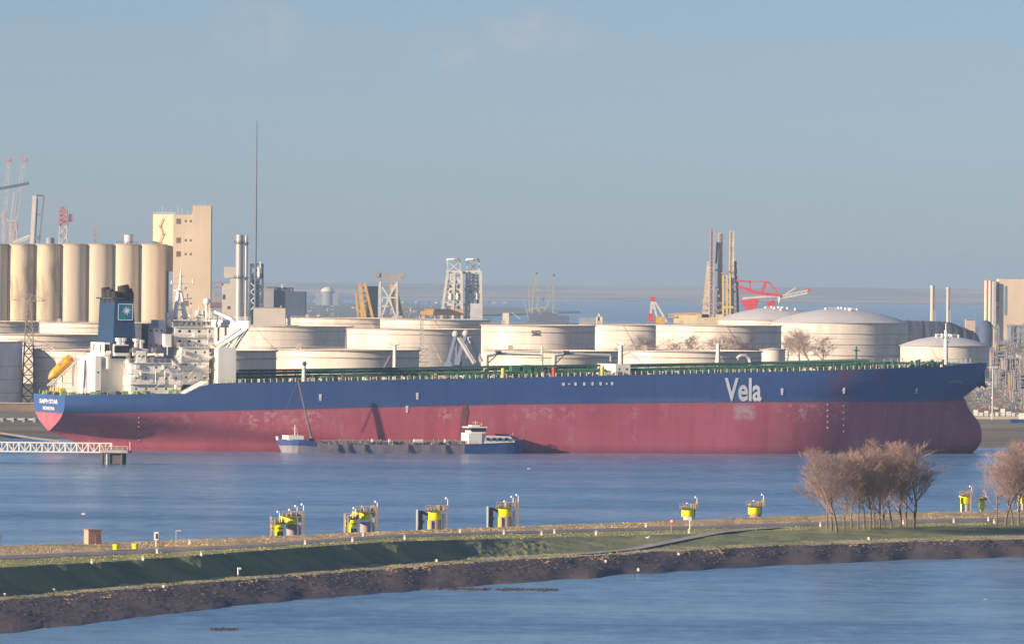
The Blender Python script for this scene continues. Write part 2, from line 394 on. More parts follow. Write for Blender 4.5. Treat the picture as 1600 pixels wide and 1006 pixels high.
for i in range(12000):
    px = rg.uniform(-40, 1660); v = rg.choice((rg.uniform(0.95, 2), rg.uniform(3.05, 4.05), rg.uniform(5.0, 5.95))); p = terr(px, v)
    h = rg.uniform(0.06, 0.22) * (0.8 + noise.noise(Vector((px * .03, v, 2)))); a = rg.uniform(0, 3.14); wd = rg.uniform(.1, .35)
    b.cur = 0 if v < 2 else (1 if v < 4.3 else 2)
    dx, dy = math.cos(a) * wd, math.sin(a) * wd
    b._add([(p.x - dx, p.y - dy, p.z - .05), (p.x + dx, p.y + dy, p.z - .05), (p.x + dx * .3, p.y + dy * .3, p.z + h), (p.x + dy, p.y - dx, p.z - .05)], [(0, 1, 2), (1, 3, 2), (3, 0, 2)])
tag(b.build('grass_tufts', [grass_top, grass_ver, grass_slp]), label='rough grass growing on the embankment', kind='stuff')
# ------------------------------------------------------------------ the oil tanker
TH = R(16); SL = 330.0; HB = 29.0; SR = Vector((-154.2, 2754.0, 0.0))
ship = thing('oil_tanker', 'huge blue and red oil tanker with white bridge house aft, moored across the picture', 'tanker', SR, TH)
RI = Matrix.Rotation(-TH, 3, 'Z')
def S(px, py, yl):
    """pixel -> (x, z) in ship coordinates on the lengthwise vertical plane y = yl"""
    o = RI @ (CAMP - SR); d = RI @ pixdir(px, py); t = (yl - o.y) / d.y; p = o + d * t; return p.x, p.z
def pl(tab, x):
    for i in range(len(tab) - 1):
        if x <= tab[i + 1][0] or i == len(tab) - 2:
            t = (x - tab[i][0]) / (tab[i + 1][0] - tab[i][0]); t = min(1, max(0, t)) ; return tab[i][1] + (tab[i + 1][1] - tab[i][1]) * t
DECK = [S(px, py, -HB) for px, py in ((103, 618), (296, 615), (322, 600), (372, 598), (800, 590), (1240, 580), (1480, 573), (1545, 570))]
DECK[0] = (0, DECK[0][1])
BND = [S(px, py, -HB) for px, py in ((103, 647), (400, 641), (800, 632), (1240, 628), (1520, 627))]
def deck(x): return pl(DECK, x)
ZA, XA = BND[0][1], BND[0][0]
PROF = sorted([(z, x) for x, z in (S(px, py, 0) for px, py in ((1541, 570), (1538, 582), (1533, 599), (1513, 615), (1509, 630), (1512, 641)))])
PROF_B = sorted([(z, x) for x, z in (S(px, py, 0) for px, py in ((1508, 622), (1512, 636), (1521, 648), (1530, 660), (1534, 675), (1533, 690), (1524, 704), (1512, 712)))])
XM = S(1506, 640, 0)[0]
def hull_half(x, z, top=False):
    # stern
    zt = [(6.0, 0.0), (8.8, 11.5), (11.3, 19.0), (13, 22), (15, 23.5), (40, 23.8)]
    wt = pl(zt, z) if z > 6 else 0.0; xs = pl([(-3, 14), (0, 12), (2.5, 9), (4.5, 4), (6, 0), (30, 0)], z)
    Lr = pl([(-3, 120), (4, 105), (10, 80), (16, 55), (30, 45)], z)
    t = max(0.0, min(1.0, (x - xs) / Lr)); a = wt + (HB - wt) * (1 - (1 - t) ** 2.3)
    # bow
    xe = pl(PROF, z) if z > PROF[0][0] else XM
    if z < 20: xe = XM - 0.25 * (20 - z)
    Lb = pl([(-3, 96), (10, 92), (22, 86), (32, 74)], z)
    u = max(0.0, min(1.0, (xe - x) / Lb)); g = (1 - (1 - u) ** 2.5) ** pl([(0, 0.92), (20, 0.80), (32, 0.64)], z)
    main = min(a, HB * g) if x < xe else 0.0
    if z < PROF_B[-1][0] and x > XM - 40:
        xb = pl(PROF_B, z); L2 = 26.0; w = pl([(-3, 5), (3, 6.8), (9, 6.6), (13, 5.0), (17, 2.5), (PROF_B[-1][0], 0.5)], z)
        q = max(0.0, min(1.0, (xb - x) / L2)); bulb = w * (1 - (1 - q) ** 2) ** 0.5
        main = max(main, (main ** 3 + bulb ** 3) ** (1 / 3.))
    return main
def xend(z):
    xe = pl(PROF, z) if z > 20 else XM - 0.25 * (20 - z)
    return max(xe, pl(PROF_B, z)) if z < PROF_B[-1][0] else xe
NS, NV = 120, 26
ss = [0, .004, .01] + [0.02 + 0.78 * i / 60 for i in range(61)] + [0.80 + 0.2 * (1 - (1 - (i + 1) / 56) ** 1.8) for i in range(56)]
NS = len(ss)
b = MB(); idx = {}
def hull_pt(i, j, side):
    s_ = ss[i]; v = j / NV; x0 = s_ * SL; zt_ = deck(x0); z = -2.5 + (zt_ + 2.5) * v
    if i == NS - 1: z = -2.5 + (deck(SL) + 2.5) * v
    xs = pl([(-3, 14), (0, 12), (2.5, 9), (4.5, 4), (6, 0), (30, 0)], z)
    xe = xend(z); x = xs + (xe - xs) * s_
    # keep deck breaks at true stations
    y = hull_half(x, z)
    return (x, y * side, z)
for side in (-1, 1):
    for i in range(NS):
        for j in range(NV + 1):
            idx[(side, i, j)] = len(b.v); b.v.append(hull_pt(i, j, side))
for side in (-1, 1):
    for i in range(NS - 1):
        for j in range(NV):
            q = (idx[(side, i, j)], idx[(side, i + 1, j)], idx[(side, i + 1, j + 1)], idx[(side, i, j + 1)])
            b.f.append(q if side == -1 else q[::-1]); b.mi.append(0)
for j in range(NV):   # transom
    b.f.append((idx[(1, 0, j)], idx[(-1, 0, j)], idx[(-1, 0, j + 1)], idx[(1, 0, j + 1)])); b.mi.append(0)
for i in range(NS - 1):
    b.f.append((idx[(-1, i, NV)], idx[(-1, i + 1, NV)], idx[(1, i + 1, NV)], idx[(1, i, NV)])); b.mi.append(1)
def hull_material():
    m = bpy.data.materials.new('hull_paint'); m.use_nodes = True; t = m.node_tree; B = t.nodes['Principled BSDF']; B.inputs['Roughness'].default_value = 0.55
    B.inputs['Specular IOR Level'].default_value = 0.3
    tc_ = t.nodes.new('ShaderNodeTexCoord'); sp = t.nodes.new('ShaderNodeSeparateXYZ'); t.links.new(tc_.outputs['Object'], sp.inputs[0])
    def M(op, a, b_=None, c=None):
        n = t.nodes.new('ShaderNodeMath'); n.operation = op
        for k, x in enumerate((a, b_, c)):
            if x is None: continue
            if isinstance(x, (int, float)): n.inputs[k].default_value = x
            else: t.links.new(x, n.inputs[k])
        return n.outputs[0]
    def NZ(sc, st, det=5, rough=0.6):
        mp = t.nodes.new('ShaderNodeMapping'); mp.inputs['Scale'].default_value = st; n = t.nodes.new('ShaderNodeTexNoise')
        n.inputs['Scale'].default_value = sc; n.inputs['Detail'].default_value = det; n.inputs['Roughness'].default_value = rough
        t.links.new(tc_.outputs['Object'], mp.inputs[0]); t.links.new(mp.outputs[0], n.inputs['Vector']); return n.outputs[0]
    def MR(x, a, b_, lo=0, hi=1):
        n = t.nodes.new('ShaderNodeMapRange'); n.inputs[1].default_value = a; n.inputs[2].default_value = b_; n.inputs[3].default_value = lo; n.inputs[4].default_value = hi
        t.links.new(x, n.inputs[0]); return n.outputs[0]
    def MIX(f, a, c):
        n = t.nodes.new('ShaderNodeMixRGB')
        if isinstance(f, float): n.inputs[0].default_value = f
        else: t.links.new(f, n.inputs[0])
        for k, x in ((1, a), (2, c)):
            if isinstance(x, tuple): n.inputs[k].default_value = (*x, 1)
            else: t.links.new(x, n.inputs[k])
        return n.outputs[0]
    X, Y_, Z = sp.outputs
    # paint boundary height along the hull (piecewise through the measured line)
    fc = t.nodes.new('ShaderNodeFloatCurve'); cv = fc.mapping.curves[0]; cv.points[0].location = (0, BND[0][1] / 30); cv.points[1].location = (1, BND[-1][1] / 30)
    for (x, z) in BND[1:-1]: cv.points.new(x / 340, z / 30)
    for p in cv.points: p.handle_type = 'VECTOR'
    fc.mapping.update(); t.links.new(M('DIVIDE', X, 340.0), fc.inputs['Value'])
    d = M('SUBTRACT', Z, M('MULTIPLY', fc.outputs[0], 30.0))         # height above the boundary
    big = NZ(0.03, (1, 1, 1.5)); streak = NZ(0.35, (1, 1, 0.06)); patch = NZ(0.22, (0.6, 1, 1), 6, 0.7); plate = NZ(0.12, (1, 1, 0.02), 2)
    blue = MIX(MR(big, .35, .65), (0.040, 0.092, 0.26), (0.058, 0.122, 0.29)); blue = MIX(M('MULTIPLY', MR(streak, .5, .7), 0.22), blue, (0.025, 0.055, 0.13))
    red = MIX(MR(big, .35, .65), (0.44, 0.092, 0.128), (0.55, 0.13, 0.18)); red = MIX(M('MULTIPLY', MR(streak, .48, .72), 0.25), red, (0.25, 0.045, 0.07))
    red = MIX(M('MULTIPLY', MR(plate, .50, .55), 0.30), red, (0.58, 0.17, 0.20))
    # scuffed band just under the boundary
    band = M('MULTIPLY', MR(d, -7.5, -3.5), MR(d, -0.3, -1.2)); along = MR(NZ(0.022, (1, 0, 0), 3), .48, .60)
    sc_ = M('MULTIPLY', M('MULTIPLY', band, along), MR(NZ(0.45, (0.8, 1, .8), 5, .75), .50, .60))
    red = MIX(M('MULTIPLY', sc_, 0.8), red, (0.68, 0.42, 0.42))
    worn = M('MULTIPLY', MR(NZ(0.10, (1, 1, .35), 6, .75), .55, .68), MR(streak, .35, .6)); red = MIX(M('MULTIPLY', worn, 0.45), red, (0.64, 0.32, 0.35)); blue = MIX(M('MULTIPLY', worn, 0.18), blue, (0.13, 0.19, 0.32))
    # dark slime near the waterline and at the stern
    red = MIX(M('MULTIPLY', MR(Z, 2.8, 0.4), 0.55), red, (0.16, 0.045, 0.08))
    # big bare scuff under the name
    ex = M('ABSOLUTE', M('SUBTRACT', X, S(1163, 640, -HB)[0])); ez = M('ABSOLUTE', M('ADD', d, 3.2))
    e = M('MULTIPLY', MR(ex, 4.6, 2.6), MR(ez, 3.2, 1.6)); e = M('MULTIPLY', e, MR(patch, .38, .52)); red = MIX(M('MULTIPLY', e, 0.75), red, (0.55, 0.40, 0.42))
    # rust run over the blue topsides forward
    xr = S(1340, 600, -HB)[0]; rb = M('MULTIPLY', MR(M('ABSOLUTE', M('SUBTRACT', X, xr)), 14.0, 4.0), MR(NZ(0.16, (1, 1, 0.5), 5, .7), .42, .60)); blue = MIX(M('MULTIPLY', rb, 0.62), blue, (0.26, 0.07, 0.08))
    # pale salt line just above the boundary, forward half
    sx = M('MULTIPLY', MR(X, 150.0, 215.0), MR(X, 285.0, 262.0)); sl_ = M('MULTIPLY', sx, M('MULTIPLY', MR(d, 2.6, 1.2), MR(NZ(0.09, (0.4, 1, 2), 4, .6), .40, .62)))
    blue = MIX(M('MULTIPLY', sl_, 0.38), blue, (0.20, 0.30, 0.42)); blue = MIX(M('MULTIPLY', MR(d, 1.1, 0.2), 0.45), blue, (0.11, 0.11, 0.14))
    fd = MR(M('ADD', d, M('MULTIPLY', M('SUBTRACT', patch, 0.5), 0.25)), -0.12, 0.12)
    final = MIX(fd, red, blue); t.links.new(final, B.inputs['Base Color'])
    return m
hullm = hull_material()
hull = b.build('hull', [hullm, dgreen], ship, smooth=True)
# dull red-brown colour for the dark strip on the plating
stripm = mat('strip_red_brown', (0.30, 0.10, 0.12), 0.7, 0.3, 0.5, c2=(.17, .075, .085))
# raised bulwark at the bow, knuckle
b = MB(); pr = None
for i in range(NS - 30, NS):
    for side in (-1, 1):
        a = hull_pt(i, NV, side); 
        if i > NS - 30:
            c = hull_pt(i - 1, NV, side); hh = 0.5 * min(1, (i - NS + 30) / 8.)
            b._add([c, a, (a[0], a[1], a[2] + hh), (c[0], c[1], c[2] + hh), (c[0], c[1] * .985, c[2]), (a[0], a[1] * .985, a[2]), (a[0], a[1] * .985, a[2] + hh), (c[0], c[1] * .985, c[2] + hh)],
                   [(0, 1, 2, 3), (7, 6, 5, 4), (3, 2, 6, 7)])
b.build('bulwark', mat('bulwark_blue', (0.035, 0.085, 0.20), 0.5), ship)
# anchor in its bolster at the stem
b = MB(); ax, az = S(1531, 590, -1.5)
for sd in (-1, 1):
    b.box(ax - 1.5, ax + 1.6, sd * 2.2 - 0.8, sd * 2.2 + 0.8, az - 2.8, az + 2.4, 0.7); b.tube((ax, sd * 3, az - 2), (ax + 1.8, sd * 3.2, az - 3.2), 0.5)
b.build('anchor', mat('anchor_blue', (0.03, 0.05, 0.12), 0.6), ship)
# names and marks
x0, z0 = S(1132, 626.5, -HB); x1, z1 = S(1190, 590.5, -HB)
vel = mat('lettering_white', (0.80, 0.80, 0.80), 0.6, c2=(0.62, 0.62, 0.64))
text_part('hull_lettering', 'Vela', vel, ship, x1 - x0, z1 - z0, (x0, -HB - 0.06, z0), (1, 0, 0), (0, 0, 1), 0.05, 0.022)
xe0, ze0 = S(1155, 622, -HB)
def local_half(x, z): return hull_half(x, z)
zt0 = deck(0)
text_part('stern_name', 'SAIPH STAR', vel, ship, 27.5, 1.45, (-0.14, 13.5, zt0 - 3.05), (0, -1, 0), (0, 0, 1), 0.05, 0.03)
text_part('port_of_registry', 'MONROVIA', vel, ship, 17.5, 1.15, (-0.14, 8.2, zt0 - 5.2), (0, -1, 0), (0, 0, 1), 0.05, 0.03)
# small white marks on the side
def side_mark(mb, px, py, w, h, proud=0.12):
    x, z = S(px, py, -HB); 
    for _ in range(4):
        y = hull_half(x, z); x, z = S(px, py, -y)
    mb.box(x - w / 2, x + w / 2, -y - proud, -y + 0.3, z - h / 2, z + h / 2)
b = MB()
for px, py in ((500.5, 619), (652, 617), (636, 637.5), (1222, 610), (1318.5, 607.5), (1432, 607.5)):
    side_mark(b, px, py, 0.8, 1.5); side_mark(b, px, py + 5.5, 0.6, 0.7)
b.build('tug_mark', vel, ship)
b = MB()
for px, w, h in ((880.5, 1.1, 1.2), (889.5, .7, .6), (899.5, .8, 1.3), (913, .9, 1.3), (926, .9, 1.4), (938.5, .9, 1.4), (948, .6, .8), (956.5, .9, 1.2)):
    side_mark(b, px, 600 - (px - 880) * 0.012, w * .8, h * .8)
b.build('manifold_lettering', vel, ship)
b = MB()
for k in range(5): side_mark(b, 1293, 632 + 9 * k, .4, .6); side_mark(b, 1318, 634 + 10 * k, .3, .4)
for k in range(6): side_mark(b, 217, 652 + 7 * k, .3, .5)
b.build('draught_mark', mat('mark_pink', (.62, .42, .42), .7), ship)
x0, z0 = S(1484, 600, -17); x1, z1 = S(1504, 594, -17)
# name on the bow, laid on the flared plating
yb = [hull_half(S(px, 597, -y)[0], S(px, 597, -y)[1]) for px, y in ((1484, 18), (1503, 12))]
A0 = Vector((S(1484, 599, -yb[0])[0], -yb[0] - 0.5, S(1484, 599, -yb[0])[1])); A1 = Vector((S(1503, 599, -yb[1])[0], -yb[1] - 0.5, S(1503, 599, -yb[1])[1]))
o = text_part('bow_name', 'SAIPH STAR', mat('faded_white', (0.40, 0.45, 0.5), 0.6), ship, (A1 - A0).length, 1.1, A0, A1 - A0, (0, 0, 1), 0.05, 0.03)
for v in o.data.vertices: v.co.y = -hull_half(v.co.x, v.co.z) - .12
# ---- superstructure
def sbox(px0, px1, py0, py1, yl, depth, name, m, mb=None, parent=ship):
    xa, zt_ = S(px0, py0, yl); xb, _ = S(px1, py0, yl); _, zb_ = S((px0 + px1) / 2, py1, yl); _, zt_ = S((px0 + px1) / 2, py0, yl)
    bb = mb or MB(); bb.box(xa, xb, yl, yl + depth, zb_, zt_)
    if mb is None: return bb.build(name, m, parent), (xa, xb, yl, yl + depth, zb_, zt_)
    return None, (xa, xb, yl, yl + depth, zb_, zt_)
def windows(parent, ext, rows, cols_, w=0.55, h=0.6, aft=True, side=True, name='window'):
    xa, xb, ya, yb_, zb_, zt_ = ext; b = MB()
    for r_ in range(rows):
        z = zb_ + (zt_ - zb_) * (r_ + 0.58) / rows
        if side:
            for c in range(cols_):
                x = xa + (xb - xa) * (c + 0.5) / cols_; b.box(x - w / 2, x + w / 2, ya - 0.05, ya + 0.1, z - h / 2, z + h / 2)
        if aft:
            nn_ = max(1, int((yb_ - ya) / 7))
            for c in range(nn_):
                y = ya + (yb_ - ya) * (c + 0.5) / nn_; b.box(xa - 0.05, xa + 0.1, y - w / 2, y + w / 2, z - h / 2, z + h / 2)
    b.build(name, glass, parent)
def decks(parent, ext, levels, over=1.2, rail=True):
    xa, xb, ya, yb_, zb_, zt_ = ext; b = MB(); r_ = MB()
    for k in range(1, levels + 1):
        z = zb_ + (zt_ - zb_) * k / levels
        b.box(xa - over, xb + over * .5, ya - over, yb_ + over, z - 0.09, z + 0.09)
        if rail: r_.rail([(xa - over, yb_ + over, z + .15), (xa - over, ya - over, z + .15), (xb + over * .5, ya - over, z + .15)], 1.1, 0.06, 2.0)
    b.build('deck_edge', white, parent)
    if rail: r_.build('railing', white, parent)
lowh, eL = sbox(205, 283, 567, 617, -19, 36, 'deckhouse', white); decks(lowh, eL, 3, .9); windows(lowh, eL, 3, 5)
cas, eC = sbox(149, 158, 556, 617, -13, 27, 'engine_casing', white); windows(cas, eC, 1, 1)
cas2, eC2 = sbox(158, 215, 552, 617, -11, 20, 'engine_casing', white)
b = MB()
for q, (px, py) in enumerate(((186, 528), (192, 528), (213, 529), (220, 531), (168, 548), (200, 545), (226, 545))):
    x, z = S(px, py, -12); b.cyl(x, -12, z - 6, z - 0.8, 0.8, 10); b.cyl(x, -12, z - 1.0, z, 1.3, 10)
b.build('vent', white, ship)
t1, e1 = sbox(163, 172, 535, 556, -13, 20, 'vent_house', white); windows(t1, e1, 1, 1, 1.6, 2.4)
t2, e2 = sbox(180, 201, 538, 556, -16, 10, 'vent_house', white); windows(t2, e2, 1, 4, 1.8, 2.4, aft=False)
t2b, e2b = sbox(214, 228, 548, 567, -16, 12, 'vent_house', white); windows(t2b, e2b, 1, 2)
mid, eM = sbox(284, 327, 542, 601, -17, 26, 'deckhouse', white); decks(mid, eM, 3, .8); windows(mid, eM, 3, 3)
upp, eU = sbox(273, 334, 511, 542, -10, 17, 'deckhouse', white); decks(upp, eU, 2, .7); windows(upp, eU, 2, 4, .8, .8)
brc, eB = sbox(284, 330, 502, 510, -5, 13, 'wheelhouse', white); decks(brc, eB, 1, 0.6); windows(brc, eB, 1, 6, 1.0, .9)
frt, eF = sbox(341, 369, 543, 602, -22, 42, 'accommodation_block', white); windows(frt, eF, 4, 3, side=False)
pur, eP = sbox(232, 257, 507, 552, -10, 10, 'fan_house', mat('house_grey_blue', (0.20, 0.20, 0.27), .6)); windows(pur, eP, 2, 3)
sm, eS = sbox(247, 259, 500, 522, -6, 10, 'deckhouse', white); 
sbox(258, 268, 522, 542, -14, 14, 'deckhouse', white)
# bridge wing and its brackets
wg, eW = sbox(388, 391.5, 501, 513, -30.5, 61, 'bridge_wing', white)
b = MB(); xw = (eW[0] + eW[1]) / 2
for (pa, pb) in (((373, 514), (342, 543)), ((362, 514), (338, 543)), ((384, 514), (366, 543))):
    p = S(*pa, -27); q = S(*pb, -20); b.bar((eW[0] + .4, -25, eW[4]), (q[0], -21, q[1]), 0.9) 
for yy, x_ in ((-28, 0), (-18, 0)):
    b.bar((xw, yy, eW[4]), (eF[0] + 1, yy + 8, eF[5]), 0.8); b.bar((xw, yy, eW[4]), (eF[1] - .5, yy + 7, eF[5]), 0.8)
for yy in (12, 2, 20): b.bar((xw, yy, eW[4]), (xw, yy, eF[5]), 0.6)
b.build('wing_bracket', white, ship)
b = MB(); b.rail([(eW[0], 30, eW[5]), (eW[0], -30, eW[5]), (eW[1], -30, eW[5])], 1.1, .06, 2); b.build('railing', white, ship)
# compass deck clutter, radar mast
b = MB(); rg = random.Random(9)
for k in range(16):
    px = rg.uniform(262, 334); x, z = S(px, 497, -4); h = rg.uniform(1, 5); b.box(x - .5, x + .5, rg.uniform(-8, 2), 3, z, z + h * .5) if k % 3 == 0 else b.tube((x, -4, z - 1), (x, -4, z + h), 0.14, 5)
x, z = S(323, 474, -6); b.tube((x, -6, z - 5), (x, -6, z), .5, 8); b.ball((x, -6, z + .6), 1.2, 10)
p, q = S(336, 487, -8), S(363, 499, -14); b.bar((p[0], -8, p[1]), (q[0], -14, q[1]), .9)
for px, py, r_ in ((262, 492, .9), (309, 489, 1.0), (340, 491, .8)):
    x, z = S(px, py, -5); b.ball((x, -5, z), r_, 8); b.tube((x, -5, z - 3), (x, -5, z), .25, 5)
b.build('antenna', white, ship)
b = MB()
def SP(px, py, yl): a = S(px, py, yl); return Vector((a[0], yl, a[1]))
b.tube(SP(273, 498, -3), SP(279.5, 452, 0), .9, 8, .6); b.tube(SP(289.5, 498, -3), SP(282, 452, 0), .9, 8, .6); b.tube(SP(281, 454, 0), SP(283, 421, 0), .55, 8, .2)
b.bar(SP(266, 443, 0), SP(305, 443.5, 0), .5); b.bar(SP(272, 436, 0), SP(291, 430, 0), .3); b.bar(SP(277, 468, 0), SP(300, 466, 0), .35); b.box(*[v for v in (SP(274, 453, 0).x, SP(289, 453, 0).x)], -2.5, 2.5, SP(280, 455, 0).z, SP(280, 453, 0).z)
for px, py in ((268, 438), (301, 437), (293, 459)): b.tube(SP(px, py + 6, 0), SP(px, py, 0), .2, 5)
b.bar(SP(273, 484, -2), SP(289, 484, -2), .5); b.bar(SP(276, 470, -1), SP(288, 484, -2), .3)
b.build('radar_mast', white, ship)
# funnel: tapered casing, cap, exhaust pipes, emblem
fx0, fz1 = S(180, 467, -12); fx1, _ = S(211, 467, -12); _, fz0 = S(195, 560, -12)
FD = 23.0; b = MB(); sh = 0.8
b.hexa([(fx0 - sh, -12, fz0), (fx1 + sh, -12, fz0), (fx1 + sh, -12 + FD, fz0), (fx0 - sh, -12 + FD, fz0)], [(fx0, -11.5, fz1), (fx1 - .6, -11.5, fz1), (fx1 - .6, -12.5 + FD, fz1), (fx0, -12.5 + FD, fz1)])
fn = b.build('funnel', funnelm, ship)
b = MB(); b.box(fx0 - 1, fx0 + 3.2, -12.2, -11.2 + FD, fz1, fz1 + .5); b.build('cap', darkm, fn)
b = MB()
for px, r_, py in ((166, 1.6, 449), (173, 1.4, 452), (180, 1.2, 455), (194, 2.2, 446), (200, 2.0, 452)):
    yl = -10 + (180 - px) * 0.9 if px < 185 else -8
    x, z = S(px, py, yl); b.cyl(x, yl, fz1 - 1, z - 1.4, r_, 14); b.tube((x, yl, z - 2), (x + 1.6 * r_ / 2 - r_, yl, z), r_, 12, r_ * .85)
b.build('exhaust_pipe', mat('soot', (0.035, 0.03, 0.035), .8, .3, .5), fn)
em = mat('emblem_green', (0.02, 0.23, 0.16), .5, c2=(0.02, 0.13, 0.26), scale=0.12, thr=(.45, .55))
xa, zt_ = S(184.5, 474.5, -12.2); xb, zb_ = S(207.5, 500.5, -12.2); yy = -12.32
b = MB(); b.box(xa, xb, yy, yy + .5, zb_, zt_); e_ = b.build('emblem', em, fn)
b = MB(); t_ = .22
for a0, a1, c0, c1 in ((xa, xb, zt_ - t_, zt_), (xa, xb, zb_, zb_ + t_), (xa, xa + t_, zb_, zt_), (xb - t_, xb, zb_, zt_)): b.box(a0, a1, yy - .04, yy + .1, c0, c1)
b.build('border', vel, e_)
b = MB(); cx, cz = xa + (xb - xa) * .58, zb_ + (zt_ - zb_) * .58; ring = []
for k in range(16):
    r_ = (1.55 if k % 2 == 0 else .62) * (1.0 if k % 4 else 1.15); a = R(22.5) * k + .2; ring.append((cx + r_ * math.cos(a), yy - .06, cz + r_ * math.sin(a)))
b._add(ring, [tuple(range(16))]); b.build('star', vel, e_)
# stairs, lockers, pipes and ladders along the starboard side of the houses
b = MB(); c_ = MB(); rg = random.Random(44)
for k in range(42):
    px = rg.uniform(206, 332); py = rg.uniform(545 if px < 282 else 512, 612 if px < 282 else 598); yl = -19.6 if px < 283 else (-17.6 if py > 545 else -11.2)
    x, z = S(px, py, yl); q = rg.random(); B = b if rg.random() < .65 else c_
    if q < .4: B.box(x - rg.uniform(.3, .8), x + rg.uniform(.3, .8), yl - rg.uniform(.2, .6), yl + .5, z - rg.uniform(.3, 1.1), z + rg.uniform(.2, .9))
    elif q < .7: B.bar((x, yl - .8, z), (x + rg.choice((-1, 1)) * 2.6, yl - .8, z + 2.5), .22)
    elif q < .9: B.tube((x, yl - .4, z - 2), (x, yl - .4, z + rg.uniform(1, 3)), .16, 5)
    else: B.cyl(x, yl - .5, z, z + 1.4, .5, 8)
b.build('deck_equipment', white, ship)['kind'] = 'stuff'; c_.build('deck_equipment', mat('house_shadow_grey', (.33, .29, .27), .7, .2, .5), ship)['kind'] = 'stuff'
# free-fall lifeboat on its ramp
lp, lq = SP(76, 592, 0), SP(113, 558, 0)
d_ = (lq - lp).normalized(); b = MB()
up_ = Vector((-d_.z, 0, d_.x)); L_ = (lq - lp).length
prof = [(0, .15), (.06, .8), (.2, 1.5), (.5, 1.75), (.8, 1.6), (.93, 1.1), (1, .2)]
for (a, ra), (c, rc) in zip(prof, prof[1:]): b.tube(lp + d_ * L_ * a, lp + d_ * L_ * c, ra, 14, rc)
b.tube(lp + d_ * L_ * .72 + up_ * 1.1, lp + d_ * L_ * .9 + up_ * 1.1, 1.0, 8, .8)
lb = b.build('lifeboat', yorange, ship, smooth=False); lb['label'] = 'orange free-fall lifeboat tilted on its ramp'
b = MB(); b.tube(lp + d_ * L_ * .5 + up_ * .1, lp + d_ * L_ * .97 + up_ * .25, 1.72, 14, 1.3); b.build('canopy', mat('boat_canopy', (.62, .26, .05), .5, .3, .8), lb)
b = MB()
for sd in (-1.9, 1.9):
    o_ = Vector((0, sd, 0)) - up_ * 1.7; b.bar(lp + o_ - d_ * 1.5, lq + o_ + d_ * 1.5, .5)
    for t in (.12, .5, .95):
        a = lp.lerp(lq, t) + o_; b.bar(a, Vector((a.x, a.y, deck(5))), .4)
    b.bar(lp.lerp(lq, .12) + o_, Vector((lp.lerp(lq, .5).x, sd, deck(5))), .3); b.bar(lq + o_, Vector((lq.x + 2, sd, deck(5))), .3)
b.build('lifeboat_ramp', white, ship)
# poop deck gear
rg = random.Random(12)
b = MB(); g2 = MB(); y2 = MB()
for k in range(34):
    px = rg.uniform(54, 300); x, z = S(px, 617, -20); yl = rg.uniform(-22, -12) if px > 110 else rg.uniform(-18, 18); x = max(1, x)
    (b, g2)[k % 2].box(x - rg.uniform(.4, 1.4), x + rg.uniform(.4, 1.4), yl - 1, yl + 1, deck(x) - .1, deck(x) + rg.uniform(.5, 1.3), .8)
for yl in (8, -3, -6, 3): y2.box(2, 4, yl - 1, yl + 1, deck(2), deck(2) + 2.2, .7)
b.build('mooring_winch', darkm, ship); g2.build('mooring_winch', mat('pale_green', (.25, .36, .16), .7), ship); y2.build('lifeboat_winch', mat('winch_yellow', (.72, .48, .04), .6), ship)
# white sloping plate where the deck steps up, right across the beam
b = MB(); xa = S(290, 615, -HB)[0]; xb = S(322, 600, -HB)[0]; za, zb2 = deck(xa) + .25, deck(xb) + .9; hw = HB - .8
b.hexa([(xa, -hw, za - 1), (xb + 1, -hw, za - 1), (xb + 1, hw, za - 1), (xa, hw, za - 1)], [(xa, -hw, za), (xb + 1, -hw, zb2), (xb + 1, hw, zb2), (xa, hw, za)])
b.build('deck_break_plate', white, ship)
# main deck: railing with pale stanchions, longitudinal pipes, rack, transverse lines
b = MB(); x = S(325, 600, -HB)[0]; prev = None
while x < 322:
    yv = hull_half(x, deck(x) - 0.2) - 0.5; zz = deck(x) + (0.9 if x > 300 else 0)
    for sd in (-1, 1):
        b.tube((x, sd * yv, zz), (x, sd * yv, zz + 1.25), 0.17 if sd < 0 else .08, 4)
        if prev: b.tube((prev[0], sd * prev[1], prev[2] + 1.2), (x, sd * yv, zz + 1.2), .05, 3); b.tube((prev[0], sd * prev[1], prev[2] + .6), (x, sd * yv, zz + .6), .04, 3)
    prev = (x, yv, zz); x += 2.15
b.build('railing', cream, ship)
b = MB(); x = 2; prev = None
while x < S(290, 615, -HB)[0]:
    yv = hull_half(x, deck(x) - 0.2) - 0.5
    for sd in (-1, 1):
        b.tube((x, sd * yv, deck(x)), (x, sd * yv, deck(x) + 1.1), .09, 4)
        if prev: b.tube((prev[0], sd * prev[1], prev[2] + 1.1), (x, sd * yv, deck(x) + 1.1), .06, 3)
    prev = (x, yv, deck(x)); x += 2.4
b.build('railing', cream, ship)
def segs(pxa, pxb, n): return [pxa + (pxb - pxa) * k / n for k in range(n + 1)]
RK = ((372, 579), (600, 576), (760, 573), (1060, 569), (1250, 567), (1490, 567))
b = MB(); pk = [SP(px, pl(RK, px), -6) for px in segs(374, 1470, 60)]
for a, c in zip(pk, pk[1:]):
    b.bar(a, c, .75); b.bar(a + Vector((0, 3, .0)), c + Vector((0, 3, 0)), .45)
for k, a in enumerate(pk):
    for dy in (0, 3): b.bar(a + Vector((0, dy, 0)), Vector((a.x, a.y + dy, deck(a.x))), .3)
b.build('catwalk', dgreen, ship)
rg = random.Random(21)
